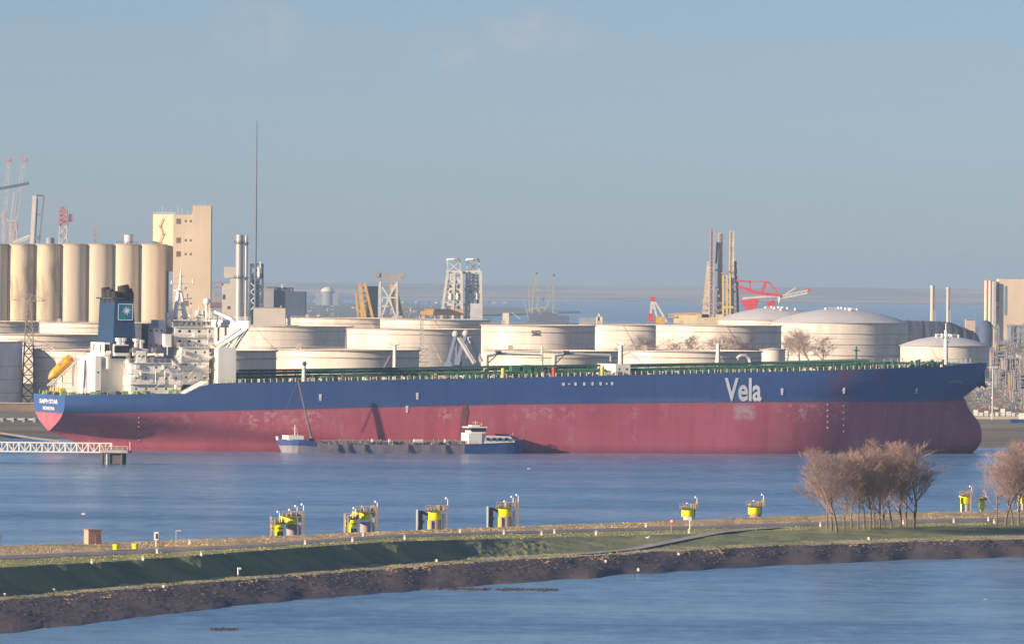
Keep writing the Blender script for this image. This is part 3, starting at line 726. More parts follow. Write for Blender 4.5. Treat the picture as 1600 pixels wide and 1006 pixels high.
for nm, m_, zo, ys, rr in (('cargo_pipe', green, 1.3, (-9, -11.5, -14), .5), ('cargo_pipe', mat('pipe_grey_green', (.14, .2, .17), .6), 2.4, (-2, 1, 4), .42)):
    b = MB()
    for y_ in ys:
        pts = [(x_, y_, deck(x_) + zo + .2 * (y_ % 2)) for x_ in [S(380, 598, -HB)[0] + 12 * i for i in range(20)]]; b.path(pts, rr, 6)
    b.build(nm, m_, ship)
cols4 = {'g': green, 'd': dgreen, 'c': cream, 'r': mat('primer_pink', (.45, .28, .25), .7), 'k': darkm, 'y': mat('deck_yellow', (.75, .6, .08), .6)}
bs = {k: MB() for k in cols4}
for i in range(760):
    px = rg.uniform(376, 1478); yl = rg.uniform(-24, -7); x_ = S(px, 580, yl)[0]
    k = rg.choices('gdcrky', (9, 8, 4, 2 if px > 760 else 4, 3, .5))[0]; h = rg.uniform(.4, 2.0) * (.6 if k in 'cr' else 1) * (1.35 if 780 < px < 870 or 1260 < px < 1480 else 1); B = bs[k]; z_ = deck(x_) - .1
    q = rg.random()
    if q < .45: B.box(x_ - rg.uniform(.15, .7), x_ + rg.uniform(.15, .7), yl - .6, yl + .6, z_, z_ + h, .85)
    elif q < .7: B.cyl(x_, yl, z_, z_ + h, rg.uniform(.2, .5), 8)
    elif q < .9: B.tube((x_, yl, z_ + h * .7), (x_ + rg.uniform(-1, 1), yl + rg.uniform(4, 9), z_ + h * .7), .28, 6); B.tube((x_, yl, z_), (x_, yl, z_ + h * .7), .25, 6)
    else: B.tube((x_, yl, z_), (x_ + rg.uniform(-1.5, 1.5), yl, z_ + h * 1.3), .15, 5)
for k, nm in (('g', 'deck_fittings'), ('d', 'deck_fittings'), ('c', 'deck_vents'), ('r', 'deck_valves'), ('k', 'deck_winches'), ('y', 'deck_valves')): o = bs[k].build(nm, cols4[k], ship); o['kind'] = 'stuff'
# winches and darker green masses
b = MB()
for (pa, pb, pt) in ((796, 850, 568), (855, 863, 571), (1276, 1290, 570), (1300, 1336, 572), (1340, 1352, 570), (1425, 1438, 567), (1450, 1458, 565), (1470, 1476, 568), (1486, 1492, 568)):
    for q in range(3):
        px = pa + (pb - pa) * (q + .5) / 3; x_, z_ = S(px, pt + rg.uniform(0, 3), -12); w_ = (pb - pa) / 6 / 4.6 * .8; b.box(x_ - w_, x_ + w_, -13, -9, deck(x_), z_, .85)
b.build('deck_machinery', green, ship)
# white store house amidships
hs, eH = sbox(962, 985, 569, 587, -24, 24, 'midship_house', white); windows(hs, eH, 1, 2)
# posts, cranes
def post(px, pyt, pyb, yl, r_, name, m_, cross=0.0):
    b = MB(); a = SP(px, pyt, yl); z_ = deck(a.x); b.tube((a.x, yl, z_), a, r_, 8, r_ * .8)
    if cross: b.bar((a.x - cross, yl, a.z), (a.x + cross, yl, a.z), .35); b.tube((a.x - cross, yl, a.z), (a.x - cross, yl, a.z + 1), .2, 4); b.tube((a.x + cross, yl, a.z), (a.x + cross, yl, a.z + 1), .2, 4)
    return b.build(name, m_, ship)
post(475, 566, 598, -26, .75, 'crane_post', cream)
b = MB(); a = SP(475, 568, -26); b.ball((a.x, -26.6, a.z), .8, 8); b.build('floodlight', darkm, ship)
post(617, 539, 575, 2, .75, 'derrick_post', white, 1.5); post(970, 540, 580, 3, 1.0, 'derrick_post', white, 1.2); post(1122, 537, 578, 3, .85, 'derrick_post', white, 1.4); post(847, 541, 575, 3, .5, 'vent_riser', white)
b = MB(); a = SP(1122, 545, 3); b.bar(a, SP(1116, 572, 3), .3); b.bar(SP(984, 550, 3), SP(1004, 568, 3), .3); b.bar(SP(970, 556, 3), SP(985, 550, 3), .25); b.build('stay', cream, ship)
def hose_crane(px0, px1, yl):
    b = MB(); a = SP(px0, 556, yl); z_ = deck(a.x); b.tube((a.x, yl, z_), a, .95, 10, .8); c = b.build('hose_crane', cream, ship)
    b = MB(); q = SP(px0 + 18, 552.5, yl); e = SP(px1, 554.5, yl); b.path([a, q], .55, 6); b.tube(q, e, .5, 6, .32); b.bar(SP(px0 + 3, 567, yl), q, .3); b.tube(e, e - Vector((0, 0, 2.2)), .25, 5); b.build('boom', lgrey, c)
    b = MB(); b.box(q.x - .8, q.x + 1, yl - .8, yl + .8, q.z - .4, q.z + 1); b.build('winch', darkm, c)
hose_crane(760, 846, -4); hose_crane(866, 954, -4)
b = MB(); b.path([SP(1152, 560, 0), SP(1157, 556, 0), SP(1166, 556, 0), SP(1171, 560, 0), SP(1174, 572, 0)], .7, 8); b.build('goose_neck_pipe', lgrey, ship)
b = MB(); p_ = SP(1478, 516, 0); b.tube((p_.x, 0, deck(p_.x)), p_, .9, 8, .55); b.bar(SP(1472, 528, 0), SP(1484, 528, 0), .4); b.bar(SP(1473, 534, 0), SP(1483, 534, 0), .4); b.tube(p_, p_ + Vector((0, 0, 2.5)), .2, 5)
for px, py in ((1472, 528), (1484, 528), (1478, 521)): b.ball(tuple(SP(px, py - 1.5, 0)), .55, 8)
b.build('foremast', white, ship)
p_ = SP(1338, 541, 3); b = MB(); b.tube((p_.x, 3, deck(p_.x)), p_, .4, 6, .3); b.box(p_.x - 1, p_.x + 1, 2, 4, p_.z - 1.6, p_.z - 1.2); b.build('vent_riser', green, ship)
for px, m_ in ((786, cols4['y']), (865, redm), (941, cols4['y'])):
    x_, z_ = S(px, 580, -26); b = MB(); b.cyl(x_, -26, deck(x_), deck(x_) + 2.4, .6, 10); b.ball((x_, -26, deck(x_) + 2.6), .7, 8); b.build('fire_monitor', m_, ship)
# dark strip of uneven width running down the side amidships
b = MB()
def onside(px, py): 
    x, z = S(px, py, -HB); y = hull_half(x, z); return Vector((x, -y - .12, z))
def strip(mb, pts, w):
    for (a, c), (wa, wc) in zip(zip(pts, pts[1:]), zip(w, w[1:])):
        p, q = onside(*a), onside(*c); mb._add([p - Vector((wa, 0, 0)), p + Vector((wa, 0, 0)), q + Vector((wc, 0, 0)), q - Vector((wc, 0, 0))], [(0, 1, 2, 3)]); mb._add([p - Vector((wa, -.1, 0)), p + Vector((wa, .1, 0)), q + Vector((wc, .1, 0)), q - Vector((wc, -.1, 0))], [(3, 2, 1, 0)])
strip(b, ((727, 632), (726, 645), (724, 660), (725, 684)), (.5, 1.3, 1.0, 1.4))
b.build('hull_strip', stripm, ship)

# ------------------------------------------------------------------ bunker barge alongside
bx0 = S(437, 703, -HB - 12)[0]; bx1 = S(821, 703, -HB - 12)[0]; BL = bx1 - bx0
BW = 11.0; bo = SR + Matrix.Rotation(TH, 3, 'Z') @ Vector((bx0, -HB - 1.5 - BW / 2, 0))
barge = thing('bunker_barge', 'low tank barge with blue ends and white wheelhouse, lying alongside the tanker', 'barge', bo, TH)
def SB(px, py, dy=-BW / 2):
    a = S(px, py, -HB - 1.5 - BW / 2 + dy); return Vector((a[0] - bx0, dy, a[1]))
def barge_dz(x):
    t = x / BL; return 4.4 - 1.6 * min(1, max(0, (t - .10) / .10)) if t < .5 else 2.8 + 0.9 * max(0, (t - .80) / .2)
b = MB(); n_ = 40
def bw(t): return BW / 2 * (min(1, (t / .08)) ** .5 if t < .08 else (1 if t < .93 else max(.35, 1 - ((t - .93) / .07) ** 2 * .6)))
prev = None
for i in range(n_ + 1):
    t = i / n_; x_ = t * BL; hw = max(.15, bw(t)); z1_ = barge_dz(x_); rake = 2.2 * max(0, 1 - t / .05)
    ring = [(x_ + rake, -hw * .9, -.8), (x_ + rake * .4, -hw * .97, z1_ * .55), (x_, -hw, z1_), (x_, hw, z1_), (x_ + rake * .4, hw * .97, z1_ * .55), (x_ + rake, hw * .9, -.8)]
    o_ = len(b.v); b.v += ring
    if i:
        mid_ = 0 if (t < .165 or t > .765) else 1
        for q in range(6): b.f.append((o_ - 6 + q, o_ - 6 + (q + 1) % 6, o_ + (q + 1) % 6, o_ + q)[::-1]); b.mi.append(1 if q in (0, 4, 5) and t < .5 else mid_)
b.f.append((0, 1, 2, 3, 4, 5)); b.mi.append(0); o_ = len(b.v) - 6; b.f.append((o_ + 5, o_ + 4, o_ + 3, o_ + 2, o_ + 1, o_)); b.mi.append(0)
bgm = mat('barge_side', (.30, .26, .29), .7, .2, .3, c2=(.17, .16, .20))
b.build('hull', [mat('barge_blue', (.025, .07, .26), .5, .2, .3, c2=(.05, .09, .20)), bgm], barge)
b = MB()
for px in (529, 545, 571, 639, 697): p = SB(px, 696); b.box(p.x - .25, p.x + .25, -BW / 2 - .25, -BW / 2 + .1, .2, 3.0)
b.build('fender', darkm, barge)
b = MB(); p = SB(452, 681); q = SB(476, 681); b.box(p.x, q.x, -4.4, 4, 4.2, 5.7); b.tube((.5, -.5, 4.2), (.2, -.5, 5.4), .5, 8); b.build('bow_coaming', white, barge)
b = MB(); rg = random.Random(4)
for i in range(110):
    x_ = rg.uniform(.2, .76) * BL; y_ = rg.uniform(-4.5, 4); h = rg.uniform(.4, 1.3)
    if i % 3: b.box(x_ - .4, x_ + .5, y_ - .4, y_ + .4, 2.6, 2.8 + h)
    else: b.cyl(x_, y_, 3.1, 3.4 + h, .25, 7)
for y_ in (-3, 0, 2.5): b.tube((BL * .18, y_, 3.9), (BL * .77, y_, 3.9), .22, 6)
b.build('deck_pipes', mat('barge_gear', (.25, .2, .21), .7, .3, .5), barge)
b = MB(); x0_ = BL * .16; b.rail([(x0_, -BW / 2 + .3, 3.2), (BL * .78, -BW / 2 + .3, 3.2)], 1.0, .05, 2.2); b.build('railing', lgrey, barge)
for px, w_ in ((655, 3.2), (583, .6), (697, .6), (610, .6)):
    p = SB(px, 682); b = MB(); b.box(p.x - w_ / 2, p.x + w_ / 2, -4.7, -4, 3.6, 4.7); b.build('locker', white, barge)
# accommodation aft: low house with round ports, raised wheelhouse with overhanging roof
p, q, r_ = SB(740, 0), SB(757, 0), SB(813, 0); zb_ = 3.2
b = MB(); b.hexa([(q.x - 1, -4.6, zb_), (r_.x, -4.3, zb_ + .6), (r_.x, 4.3, zb_ + .6), (q.x - 1, 4.6, zb_)], [(q.x - 1, -4.4, zb_ + 3.0), (r_.x - 1.5, -4.1, zb_ + 2.5), (r_.x - 1.5, 4.1, zb_ + 2.5), (q.x - 1, 4.4, zb_ + 3.0)])
b.box(p.x, q.x + .8, -4.7, 4.7, zb_, zb_ + 3.6); b.build('accommodation', white, barge)
b = MB()
for px in (770, 780, 789, 799): c = SB(px, 0); b.box(c.x - .5, c.x + .5, -4.72, -4.0, zb_ + 1.2, zb_ + 2.1)
b.build('window', glass, barge)
b = MB(); a_, c_ = SB(743, 0).x, SB(769, 0).x; b.box(a_ + .4, c_ - .3, -3.6, 3.6, zb_ + 3.5, zb_ + 4.4); wh = b.build('wheelhouse', white, barge)
b = MB(); b.box(a_ + .45, c_ - .25, -3.65, 3.65, zb_ + 4.0, zb_ + 5.3); b.build('window', glass, wh)
b = MB(); b.box(a_ - .5, c_ + .2, -4.1, 4.1, zb_ + 5.3, zb_ + 5.7); b.box(a_ + 1, a_ + 4, -2, 2, zb_ + 5.7, zb_ + 6.2); b.tube((a_ + 3, 0, zb_ + 5.6), (a_ + 3, 0, zb_ + 7.6), .1, 4); b.tube((a_ + 5, 0, zb_ + 5.6), (a_ + 5, 0, zb_ + 7.0), .1, 4); b.bar((a_ + 2, 0, zb_ + 7), (a_ + 4, 0, zb_ + 7), .2); b.build('roof', white, wh)
b = MB(); a_, c_ = SB(790, 0).x, SB(806, 0).x; b.box(a_, c_, -2, 2, zb_ + 2.5, zb_ + 3.3); b.build('tender', bluem, barge)
b = MB(); c_ = SB(815, 0).x; b.tube((c_, 0, 3.6), (c_, 0, 7), .08, 4); b.rail([(r_.x, -4, 4), (BL - .5, -2.4, 4.2)], 1, .05, 1); b.build('railing', white, barge)
b = MB(); p = SB(461, 664, 0); b.tube((p.x, 0, 4.2), p, .18, 5); b.bar((p.x - .8, 0, p.z - 1.2), (p.x + .8, 0, p.z - 1.2), .15); b.bar((p.x + 1.2, 0, 5), (p.x + .2, 0, p.z), .12); b.build('foremast', cream, barge)
b = MB(); p = SB(487, 686, 0); q = SB(466, 594, 0); b.tube((p.x, 0, p.z), q, .42, 6, .28); b.cyl(p.x, 0, 3, p.z + .8, .9, 10); b.tube(q, SB(446, 640, 0), .08, 4); b.build('hose_boom', mat('boom_brown', (.17, .12, .13), .7), barge)
# ------------------------------------------------------------------ storage tanks on the far shore
def tank(px0, px1, py, zr, label, dome=None, group=None, wall=None, number=None, rings=2, shade=tankm, girder=True):
    pm = (px0 + px1) / 2; P = wat(pm, py, zr); Rr = (px1 - px0) / 2 * P.y / FPX; Rr = (px1 - px0) / 2 * (P.y + Rr) / FPX
    cy = P.y + Rr; cx = at(pm, py, cy).x; zg = 4.0; h = zr - zg
    t = thing('storage_tank', label, 'tank', (cx, cy, zg), 0, group)
    b = MB()
    if dome: b.lathe([(Rr, 0), (Rr, h)], n=96)
    else: b.lathe([(Rr, 0), (Rr, h), (Rr - .4, h), (Rr - .4, h - 5)], n=96)
    b.build('shell', shade, t, smooth=True)
    b = MB()
    for fz in (.22, .42, .62): b.lathe([(Rr, h * fz - .12), (Rr + .14, h * fz), (Rr, h * fz + .12)], n=96)
    for k in range(rings):
        z = h - .35 - k * h * .13 if not dome else h - .2 - k * h * .25
        b.lathe([(Rr - .05, z - .35), (Rr + (.9 if k == 0 and girder else .35), z - .25), (Rr + (.9 if k == 0 and girder else .35), z + .15), (Rr - .05, z + .25)], n=96)
    b.build('wind_girder', tankgirder if not dome else mat('dome_girder', (.42, .39, .40), .7), t, smooth=False)
    if dome:
        dz = dome - zr; b = MB(); b.lathe([(Rr + .3, h), (Rr * .85, h + dz * .30), (Rr * .6, h + dz * .64), (Rr * .3, h + dz * .9), (.05, h + dz)], n=96); b.build('dome_roof', domem, t, smooth=True)
        b = MB(); rg = random.Random(int(px0))
        for k in range(9):
            a = rg.uniform(-2.8, -.3); q = rg.uniform(.05, .45) * Rr; zz = h + dz * (.94 - .4 * (q / Rr)); b.cyl(q * math.cos(a), q * math.sin(a), zz - .5, zz + 1.9, .7, 8, .9)
        b.rail([(-Rr * .2, 0, h + dz * .93), (Rr * .2, 0, h + dz * .93)], 1.2, .1, 3); b.build('roof_vent', white, t)
    else:
        b = MB(); b.lathe([(.05, h - 4.4), (Rr - .5, h - 4.6)], n=64); b.build('floating_roof', tankroof, t)
        b = MB(); ring = [(Rr * math.cos(a) * 1.01, Rr * math.sin(a) * 1.01, h) for a in [R(180 + 4 * k) for k in range(46)]]; b.rail(ring, 1.1, .07, 3.0)
        a = R(232); b.box(Rr * math.cos(a) - 1.2, Rr * math.cos(a) + 1.2, Rr * math.sin(a) - .4, Rr * math.sin(a) + 1, h, h + 2.4); b.build('railing', tankgirder, t)
    b = MB(); n_ = 26; rs_ = random.Random(int(px0 * 7 + px1)); a0 = R(rs_.uniform(195, 330)); a1 = a0 + R(26) * rs_.choice((-1, 1))           # spiral stair
    for k in range(n_):
        u, u2 = k / n_, (k + 1) / n_; A, B_ = a0 + (a1 - a0) * u, a0 + (a1 - a0) * u2
        b.bar(((Rr + .8) * math.cos(A), (Rr + .8) * math.sin(A), h * u), ((Rr + .8) * math.cos(B_), (Rr + .8) * math.sin(B_), h * u2), .16)
    b.build('stair', cream, t)
    if number:
        a = R(268); text_part('number', number, darkm, t, 5.5, 3.2, (Rr * math.cos(a) - 3, Rr * math.sin(a) - .35, h - 6.2), (1, .03, 0), (0, 0, 1), .1, .02)
    return t, cx, cy, Rr
GT = 'floating-roof oil tanks'; GD = 'domed tanks'
tank(-205, 35, 533, 31, 'grey shaded tank at the left edge beside the lattice pylon', group=GT, shade=mat('grey_tank', (.80, .78, .80), .6), rings=1, girder=False)
tank(-110, 78, 502, 28, 'oil tank below the two leftmost silos', group=GT)
tank(62, 238, 504, 28.5, 'oil tank seen just above the stern block, left and right of the funnel', group=GT)
tank(-60, 190, 522, 29, 'wide oil tank with dark rim in the middle row behind the stern', group=GT)
tank(52, 222, 546, 28, 'bright white tank close behind the orange lifeboat', group=GT)
tank(226, 432, 547, 28, 'tank whose shaded end shows just right of the white accommodation tower', group=GT)
tank(425, 655, 546, 28, 'long cream tank directly above the cream crane post, front row', group=GT)
tank(443, 645, 497, 31, 'farthest oil tank rim below the yellow loading cranes', group=GT)
tank(594, 766, 499, 31, 'far oil tank rim below the twin derrick towers', group=GT)
tank(322, 552, 509, 28, 'large oil tank between bridge wing and yellow cranes, second row', group=GT)
tank(542, 755, 514, 28, 'oil tank with grey shaded right side behind the loading arms', group=GT)
tank(752, 930, 508, 33, 'oil tank numbered 502 with shaded right edge', group=GT, number='502')
tank(905, 1062, 507, 31, 'oil tank between numbered tank and bare trees', group=GT)
tank(1025, 1221, 508, 33, 'oil tank below the jack-up legs, with bare trees before it', group=GT)
tank(757, 968, 548, 26, 'low cream tank behind the two hose cranes', group=GT)
tank(962, 1190, 548, 26, 'low tank with dark rim behind the midship derrick posts', group=GT)
Ytmp = 6800
tank(1122, 1300, 500, 32, 'domed tank standing behind, under the red crane', dome=zof(1210, 477, 6900), group=GD)
tank(1205, 1419, 504, 33, 'large domed tank with pale ribs above the letters on the hull', dome=zof(1312, 482, 5610), group=GD, rings=4)
tank(1407, 1546, 540, 24, 'smaller domed tank standing behind the bow and foremast', dome=zof(1476, 524, 4790), group=GD, rings=1)
# small tank between, low
loc, L, s = frame(1208, 4300); t = thing('storage_tank', 'small low cream tank left of the bare trees ashore', 'tank', loc)
zt_ = zof(1208, 546, 4300) - 4; MB().lathe([(20 * s, 0), (20 * s, zt_), (.1, zt_ + 1.0)], n=40).build('shell', tankm, t, smooth=True); MB().lathe([(20 * s, zt_ - .3), (20 * s + .4, zt_), (20 * s, zt_ + .3)], n=40).build('wind_girder', tankgirder, t)

# ------------------------------------------------------------------ silos
YS = 6300.0; names = ['silo cut by the left edge of the picture', 'second silo from the left, dark stained down its front', 'third silo from the left with a small turret on its roof', 'fourth silo from the left, smooth and clean', 'fifth silo from the left, below the little lattice mast', 'silo with a round turret on top, behind the funnel', 'rightmost silo beside the concrete tower']
stain = mat('silo_stained', (.62, .50, .34), .85, .2, .12, c2=(.40, .31, .21), stretch=(1, 1, .25), thr=(.42, .55))
for k, nm in enumerate(names):
    c = -6.5 + 41.0 * k; loc, L, s = frame(c, YS); zt_ = L(c, 381.5).z; r_ = 20.3 * s
    t = thing('silo', nm, 'silo', loc, 0, 'grain silos in a row')
    MB().lathe([(r_, 0), (r_, zt_)], n=48).build('shell', stain if k in (1, 2) else silom, t, smooth=True)
    MB().lathe([(r_ - .01, zt_ - 1), (r_ + .4, zt_ - .9), (r_ + .4, zt_), (.1, zt_ + .8)], n=48).build('roof', mat('silo_roof', (.45, .38, .28), .9), t)
    if k == 5:
        b = MB(); b.cyl(2 * s, 0, zt_, zt_ + 15 * s, 7 * s, 24); b.lathe([(7.4 * s, zt_ + 14 * s), (8 * s, zt_ + 15 * s), (.1, zt_ + 16 * s)], 2 * s, 0, 24); b.build('turret', lgrey, t, smooth=True)
        MB().rail([(-16 * s, -10 * s, zt_ + .6), (17 * s, -10 * s, zt_ + .6)], 1.4, .15, 4).build('railing', darkm, t)
    if k == 2: b = MB(); b.cyl(2 * s, 0, zt_, zt_ + 10 * s, 6 * s, 16); b.box(2 * s, 9 * s, -3 * s, 4 * s, zt_, zt_ + 9 * s); b.build('turret', mat('turret_grey', (.3, .31, .36), .7), t)
    if k == 4:
        b = MB(); b.lattice(-9 * s + 0, 0, zt_, zt_ + 28 * s, 7 * s, 5 * s, .35, 4); b.box(-13 * s, -5 * s, -3 * s, 3 * s, zt_ + 17 * s, zt_ + 18 * s); b.box(-12 * s, -6 * s, -3 * s, 3 * s, zt_ + 26 * s, zt_ + 28 * s); b.build('lattice_mast', greym, t)
loc, L, s = frame(258, YS + 20); t = thing('elevator_house', 'dark shaded block between the rightmost silo and the tower', 'building', loc)
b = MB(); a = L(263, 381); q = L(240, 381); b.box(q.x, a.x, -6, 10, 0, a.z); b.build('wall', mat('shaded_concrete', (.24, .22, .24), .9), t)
b = MB(); a = L(251, 405); q = L(264.5, 405); b.box(a.x, q.x, -9, -6.02, 0, a.z); b.build('shade_sheet', mat('dark_blue_shade', (.05, .06, .12), .8), t)  # dark sheet: the shade right of the silo put into its colour
# concrete tower
loc, L, s = frame(270, YS - 30); t = thing('concrete_tower', 'tall tan concrete tower with small square windows and antennas', 'tower', loc)
zl, zh = L(250, 334).z, L(315, 322).z; r0 = R(5)
b = MB(); wR = 59 * s; b.box(0, wR, 0, 22, 0, zl - .5); b.box(30 * s, wR, -.03, 22, zl - 3, zh)
for k in range(5): b.box(31 * s + k * 6 * s, 33.5 * s + k * 6 * s, -.3, .5, zh, zh + .9)
o = b.build('wall', towerm, t); 
b = MB(); d2 = Vector((-math.cos(R(24)), math.sin(R(24)), 0)); wl = 35.5 * s / math.cos(R(24)); e2 = Vector((math.sin(R(24)), math.cos(R(24)), 0)) * 20
A = Vector((0, 34, 0)); B_ = A + d2 * wl
b.hexa([v + Vector((0, 0, 60)) for v in (B_, A, A + e2, B_ + e2)], [v + Vector((0, 0, zl)) for v in (B_, A, A + e2, B_ + e2)]); b.build('wing', mat('tower_wing_concrete', (.70, .55, .37), .85, .08, .1), t)
b = MB()
for px, py, w_ in ((279, 346, 7), (290, 345.5, 3), (298, 345.5, 3), (279, 375.5, 7), (290, 375.5, 3), (298, 375.5, 3), (279, 397, 7), (290, 397, 3), (298, 397, 3), (291, 474, 7), (298, 474, 2.5), (290, 450, 3)):
    p = L(px, py); b.box(p.x - w_ / 2 * s, p.x + w_ / 2 * s, -.12, .3, p.z - (w_ * .6) * s, p.z + (w_ * .6) * s)
b.build('window', mat('rusty_shutter', (.20, .12, .09), .8, .3, .5), t)
b = MB(); P0 = A + d2 * (wl * .62)                   # zig-zag stair on the left wing
for k in range(3):
    z0_ = zl - 3 - k * 6.2; sg = 1 if k % 2 else -1; p = P0 + d2 * (1.5 * sg) + Vector((0, -1.2, z0_)); q = P0 - d2 * (1.5 * sg) + Vector((0, -1.2, z0_ - 6.2)); b.bar(p, q, .5); b.bar(q + d2 * 1.2, q - d2 * 1.2, .5)
b.build('fire_stair', mat('stair_brown', (.35, .22, .14), .9, .2, .5), t)
b = MB(); b.rail([tuple(B_ + Vector((0, 0, zl))), tuple(A + Vector((0, 0, zl)))], 1.2, .15, 3)
for px, h in ((253.5, 11), (258, 7), (267, 6), (278, 12), (284, 8), (293, 6), (300, 4)): p = L(px, 333); b.tube((p.x, 2, zl - 1), (p.x, 2, zl + h * s), .22, 4)
p = L(284, 330); b.lathe([(.1, 0), (1.8, .8), (2, 1.2)], p.x, 2, 12) ; b.build('antenna', lgrey, t)

# ------------------------------------------------------------------ other shore structures
def sts(px, Y, booms, label, m_, legs, capm=None):
    """quay crane with its boom folded up; booms and legs are pixel segments at its own depth"""
    loc, L, s = frame(px, Y); t = thing('quay_crane', label, 'crane', loc)
    b = MB()
    for (a, c, w_) in booms:
        p, q = L(*a), L(*c); d = Vector((w_ * s * .5, 0, 0)); 
        for dy in (-3, 3):
            for sx in (-1, 1): b.tube(p + d * sx + Vector((0, dy, 0)), q + d * sx * .8 + Vector((0, dy, 0)), .32, 4)
        for k in range(14):
            u, u2 = k / 14, (k + 1) / 14; sg = 1 if k % 2 else -1
            for dy in (-3, 3): b.tube(p.lerp(q, u) + d * sg + Vector((0, dy, 0)), p.lerp(q, u2) - d * sg + Vector((0, dy, 0)), .2, 3)
            b.tube(p.lerp(q, u) + d + Vector((0, -3, 0)), p.lerp(q, u) + d + Vector((0, 3, 0)), .2, 3)
    b.build('boom', m_, t)
    b = MB()
    for a, c, r_ in legs:
        p, q = L(*a), L(*c)
        for dy in (-6, 6): b.bar(p + Vector((0, dy, 0)), q + Vector((0, dy, 0)), r_)
    b.build('portal', m_, t)
    if capm:
        b = MB()
        for (a, c, w_) in booms: q = L(*c); b.box(q.x - w_ * s * .8, q.x + w_ * s * .8, -3, 3, q.z - 2.5, q.z + .6)
        b.build('boom_head', capm, t)
    return t
palecr = mat('pale_crane', (.46, .40, .42), .6); palewhite = mat('crane_offwhite', (.62, .58, .52), .6)
G = (0, 500)
sts(12, 8200, (((5, 376), (14, 249), 5),), 'pale quay crane with raised boom, nearest the left edge', palecr, (((6, 500), (5, 330), 1.6), ((22, 500), (18, 350), 1.6), ((-4, 332), (17, 346), 1.3), ((17, 346), (20, 380), 1.0)), pinkm)
sts(30, 8000, (((20, 372), (38, 248), 6),), 'pale quay crane whose raised boom leans right, second from the left edge', palecr, (((14, 500), (16, 350), 1.6), ((30, 500), (26, 350), 1.6), ((10, 345), (28, 345), 1.2), ((22, 300), (16, 350), .8), ((20, 378), (26, 340), .9)), pinkm)
loc, L, s = frame(10, 7600); t = thing('jib_crane', 'dark jib reaching across the two pale quay cranes', 'crane', loc)
b = MB(); b.truss(L(-20, 300), L(45, 288), 1.6, .8, 10); b.build('jib', mat('jib_dark', (.10, .12, .2), .6), t); b = MB(); b.lattice(L(-14, 300).x, 0, 0, L(-14, 296).z, 5, 4, .4, 12); b.build('tower', mat('jib_dark', (0, 0, 0)), t)
loc, L, s = frame(56, 7400); t = thing('quay_crane', 'quay crane with a light front leg and looped grey back frame above the silos', 'crane', loc)
b = MB(); b.bar(L(49, 392), L(54, 306), 3.4); b.build('front_leg', palewhite, t)
b = MB(); b.path([L(54, 307), L(60, 304.5), L(69, 306.5)], 1.0, 5); b.bar(L(69, 306), L(61, 380), 1.4); b.bar(L(58.5, 310), L(55, 380), 1.0); b.bar(L(57, 336), L(66, 335), 1.2); b.bar(L(52, 372), L(62, 371), 3); b.bar(L(50, 400), L(50, 500), 3); b.bar(L(62, 380), L(64, 500), 3); b.build('back_frame', mat('frame_grey', (.20, .20, .24), .6), t)
b = MB(); b.bar(L(20, 379), L(46, 368), 2.0); b.bar(L(30, 379), L(44, 373), 1.0); b.build('apron_boom', palewhite, t)
loc, L, s = frame(98, 9500); t = thing('lattice_chimney_frame', 'hazy red and white lattice frame far behind the silos', 'tower', loc)
b = MB(); b.lattice(0, 0, L(98, 380).z * .2, L(98, 352).z, 17 * s, 11 * s, .8, 8); b.build('lower_frame', mat('frame_pale', (.6, .5, .48), .7), t)
b = MB(); b.lattice(0, 0, L(98, 352).z, L(98, 330).z, 13 * s, 11 * s, 1.0, 3); b.lattice(-1 * s, 0, L(98, 330).z, L(98, 323).z, 7 * s, 5 * s, .8, 1); b.lattice(12 * s, 0, L(98, 346).z, L(98, 335).z, 6 * s, 5 * s, .6, 2); b.bar(L(98, 346), L(112, 346), 1.2); b.build('upper_frame', mat('frame_red', (.55, .16, .16), .7), t)
# twin steel chimney
loc, L, s = frame(375, 6000); t = thing('steel_chimney', 'pair of tall silvery steel chimneys with platforms, right of the tower', 'chimney', loc)
silv = mat('silver_steel', (.52, .47, .45), .38, .15, .08, stretch=(1, 1, .1), metal=.35)
zt_ = L(375, 367).z; b = MB(); b.lathe([(6.2 * s, 0), (6.0 * s, zt_), (5.4 * s, zt_), (5.4 * s, zt_ - 5)], -1 * s, 0, 24); b.build('main_flue', silv, t, smooth=True)
b = MB(); b.lathe([(2.8 * s, 0), (2.6 * s, zt_ - .5), (.1, zt_ - .5)], 9.5 * s, 0, 16); b.build('side_flue', silv, t, smooth=True)
b = MB()
for py in (380.5, 434.5):
    z_ = L(375, py).z; b.lathe([(6 * s, z_), (9 * s, z_), (9 * s, z_ + .5), (6 * s, z_ + .5)], -1 * s, 0, 20); b.lathe([(3 * s, z_), (4.6 * s, z_), (4.6 * s, z_ + .5), (3 * s, z_ + .5)], 9.5 * s, 0, 16)
    ring = [(-1 * s + 9 * s * math.cos(R(24 * k)), 9 * s * math.sin(R(24 * k)), z_ + .5) for k in range(16)]; b.rail(ring, 1.3, .1, 3)
b.build('platform', darkm, t)
loc, L, s = frame(399, 6500); t = thing('radio_mast', 'very tall thin dark mast rising into the empty sky', 'mast', loc)
b = MB(); zt_ = L(399, 189).z; b.tube((0, 0, 0), (0, 0, zt_ * .55), .95, 8, .75); b.tube((0, 0, zt_ * .55), (0, 0, zt_), .75, 8, .38); b.build('shaft', mat('mast_grey', (.14, .17, .22), .6), t)
def boxes(px, Y, label, cat, name, parts):
    loc, L, s = frame(px, Y); t = thing(name, label, cat, loc)
    for (nm, m_, lst) in parts:
        b = MB()
        for (x0_, x1_, y0_, y1_, dy, dep) in lst:
            a = L(x0_, y0_); c = L(x1_, y1_); zb_ = max(0, c.z) if y1_ < 900 else 0
            b.box(a.x, c.x, dy, dy + dep, zb_, a.z)
        b.build(nm, m_, t)
    return t, L, s
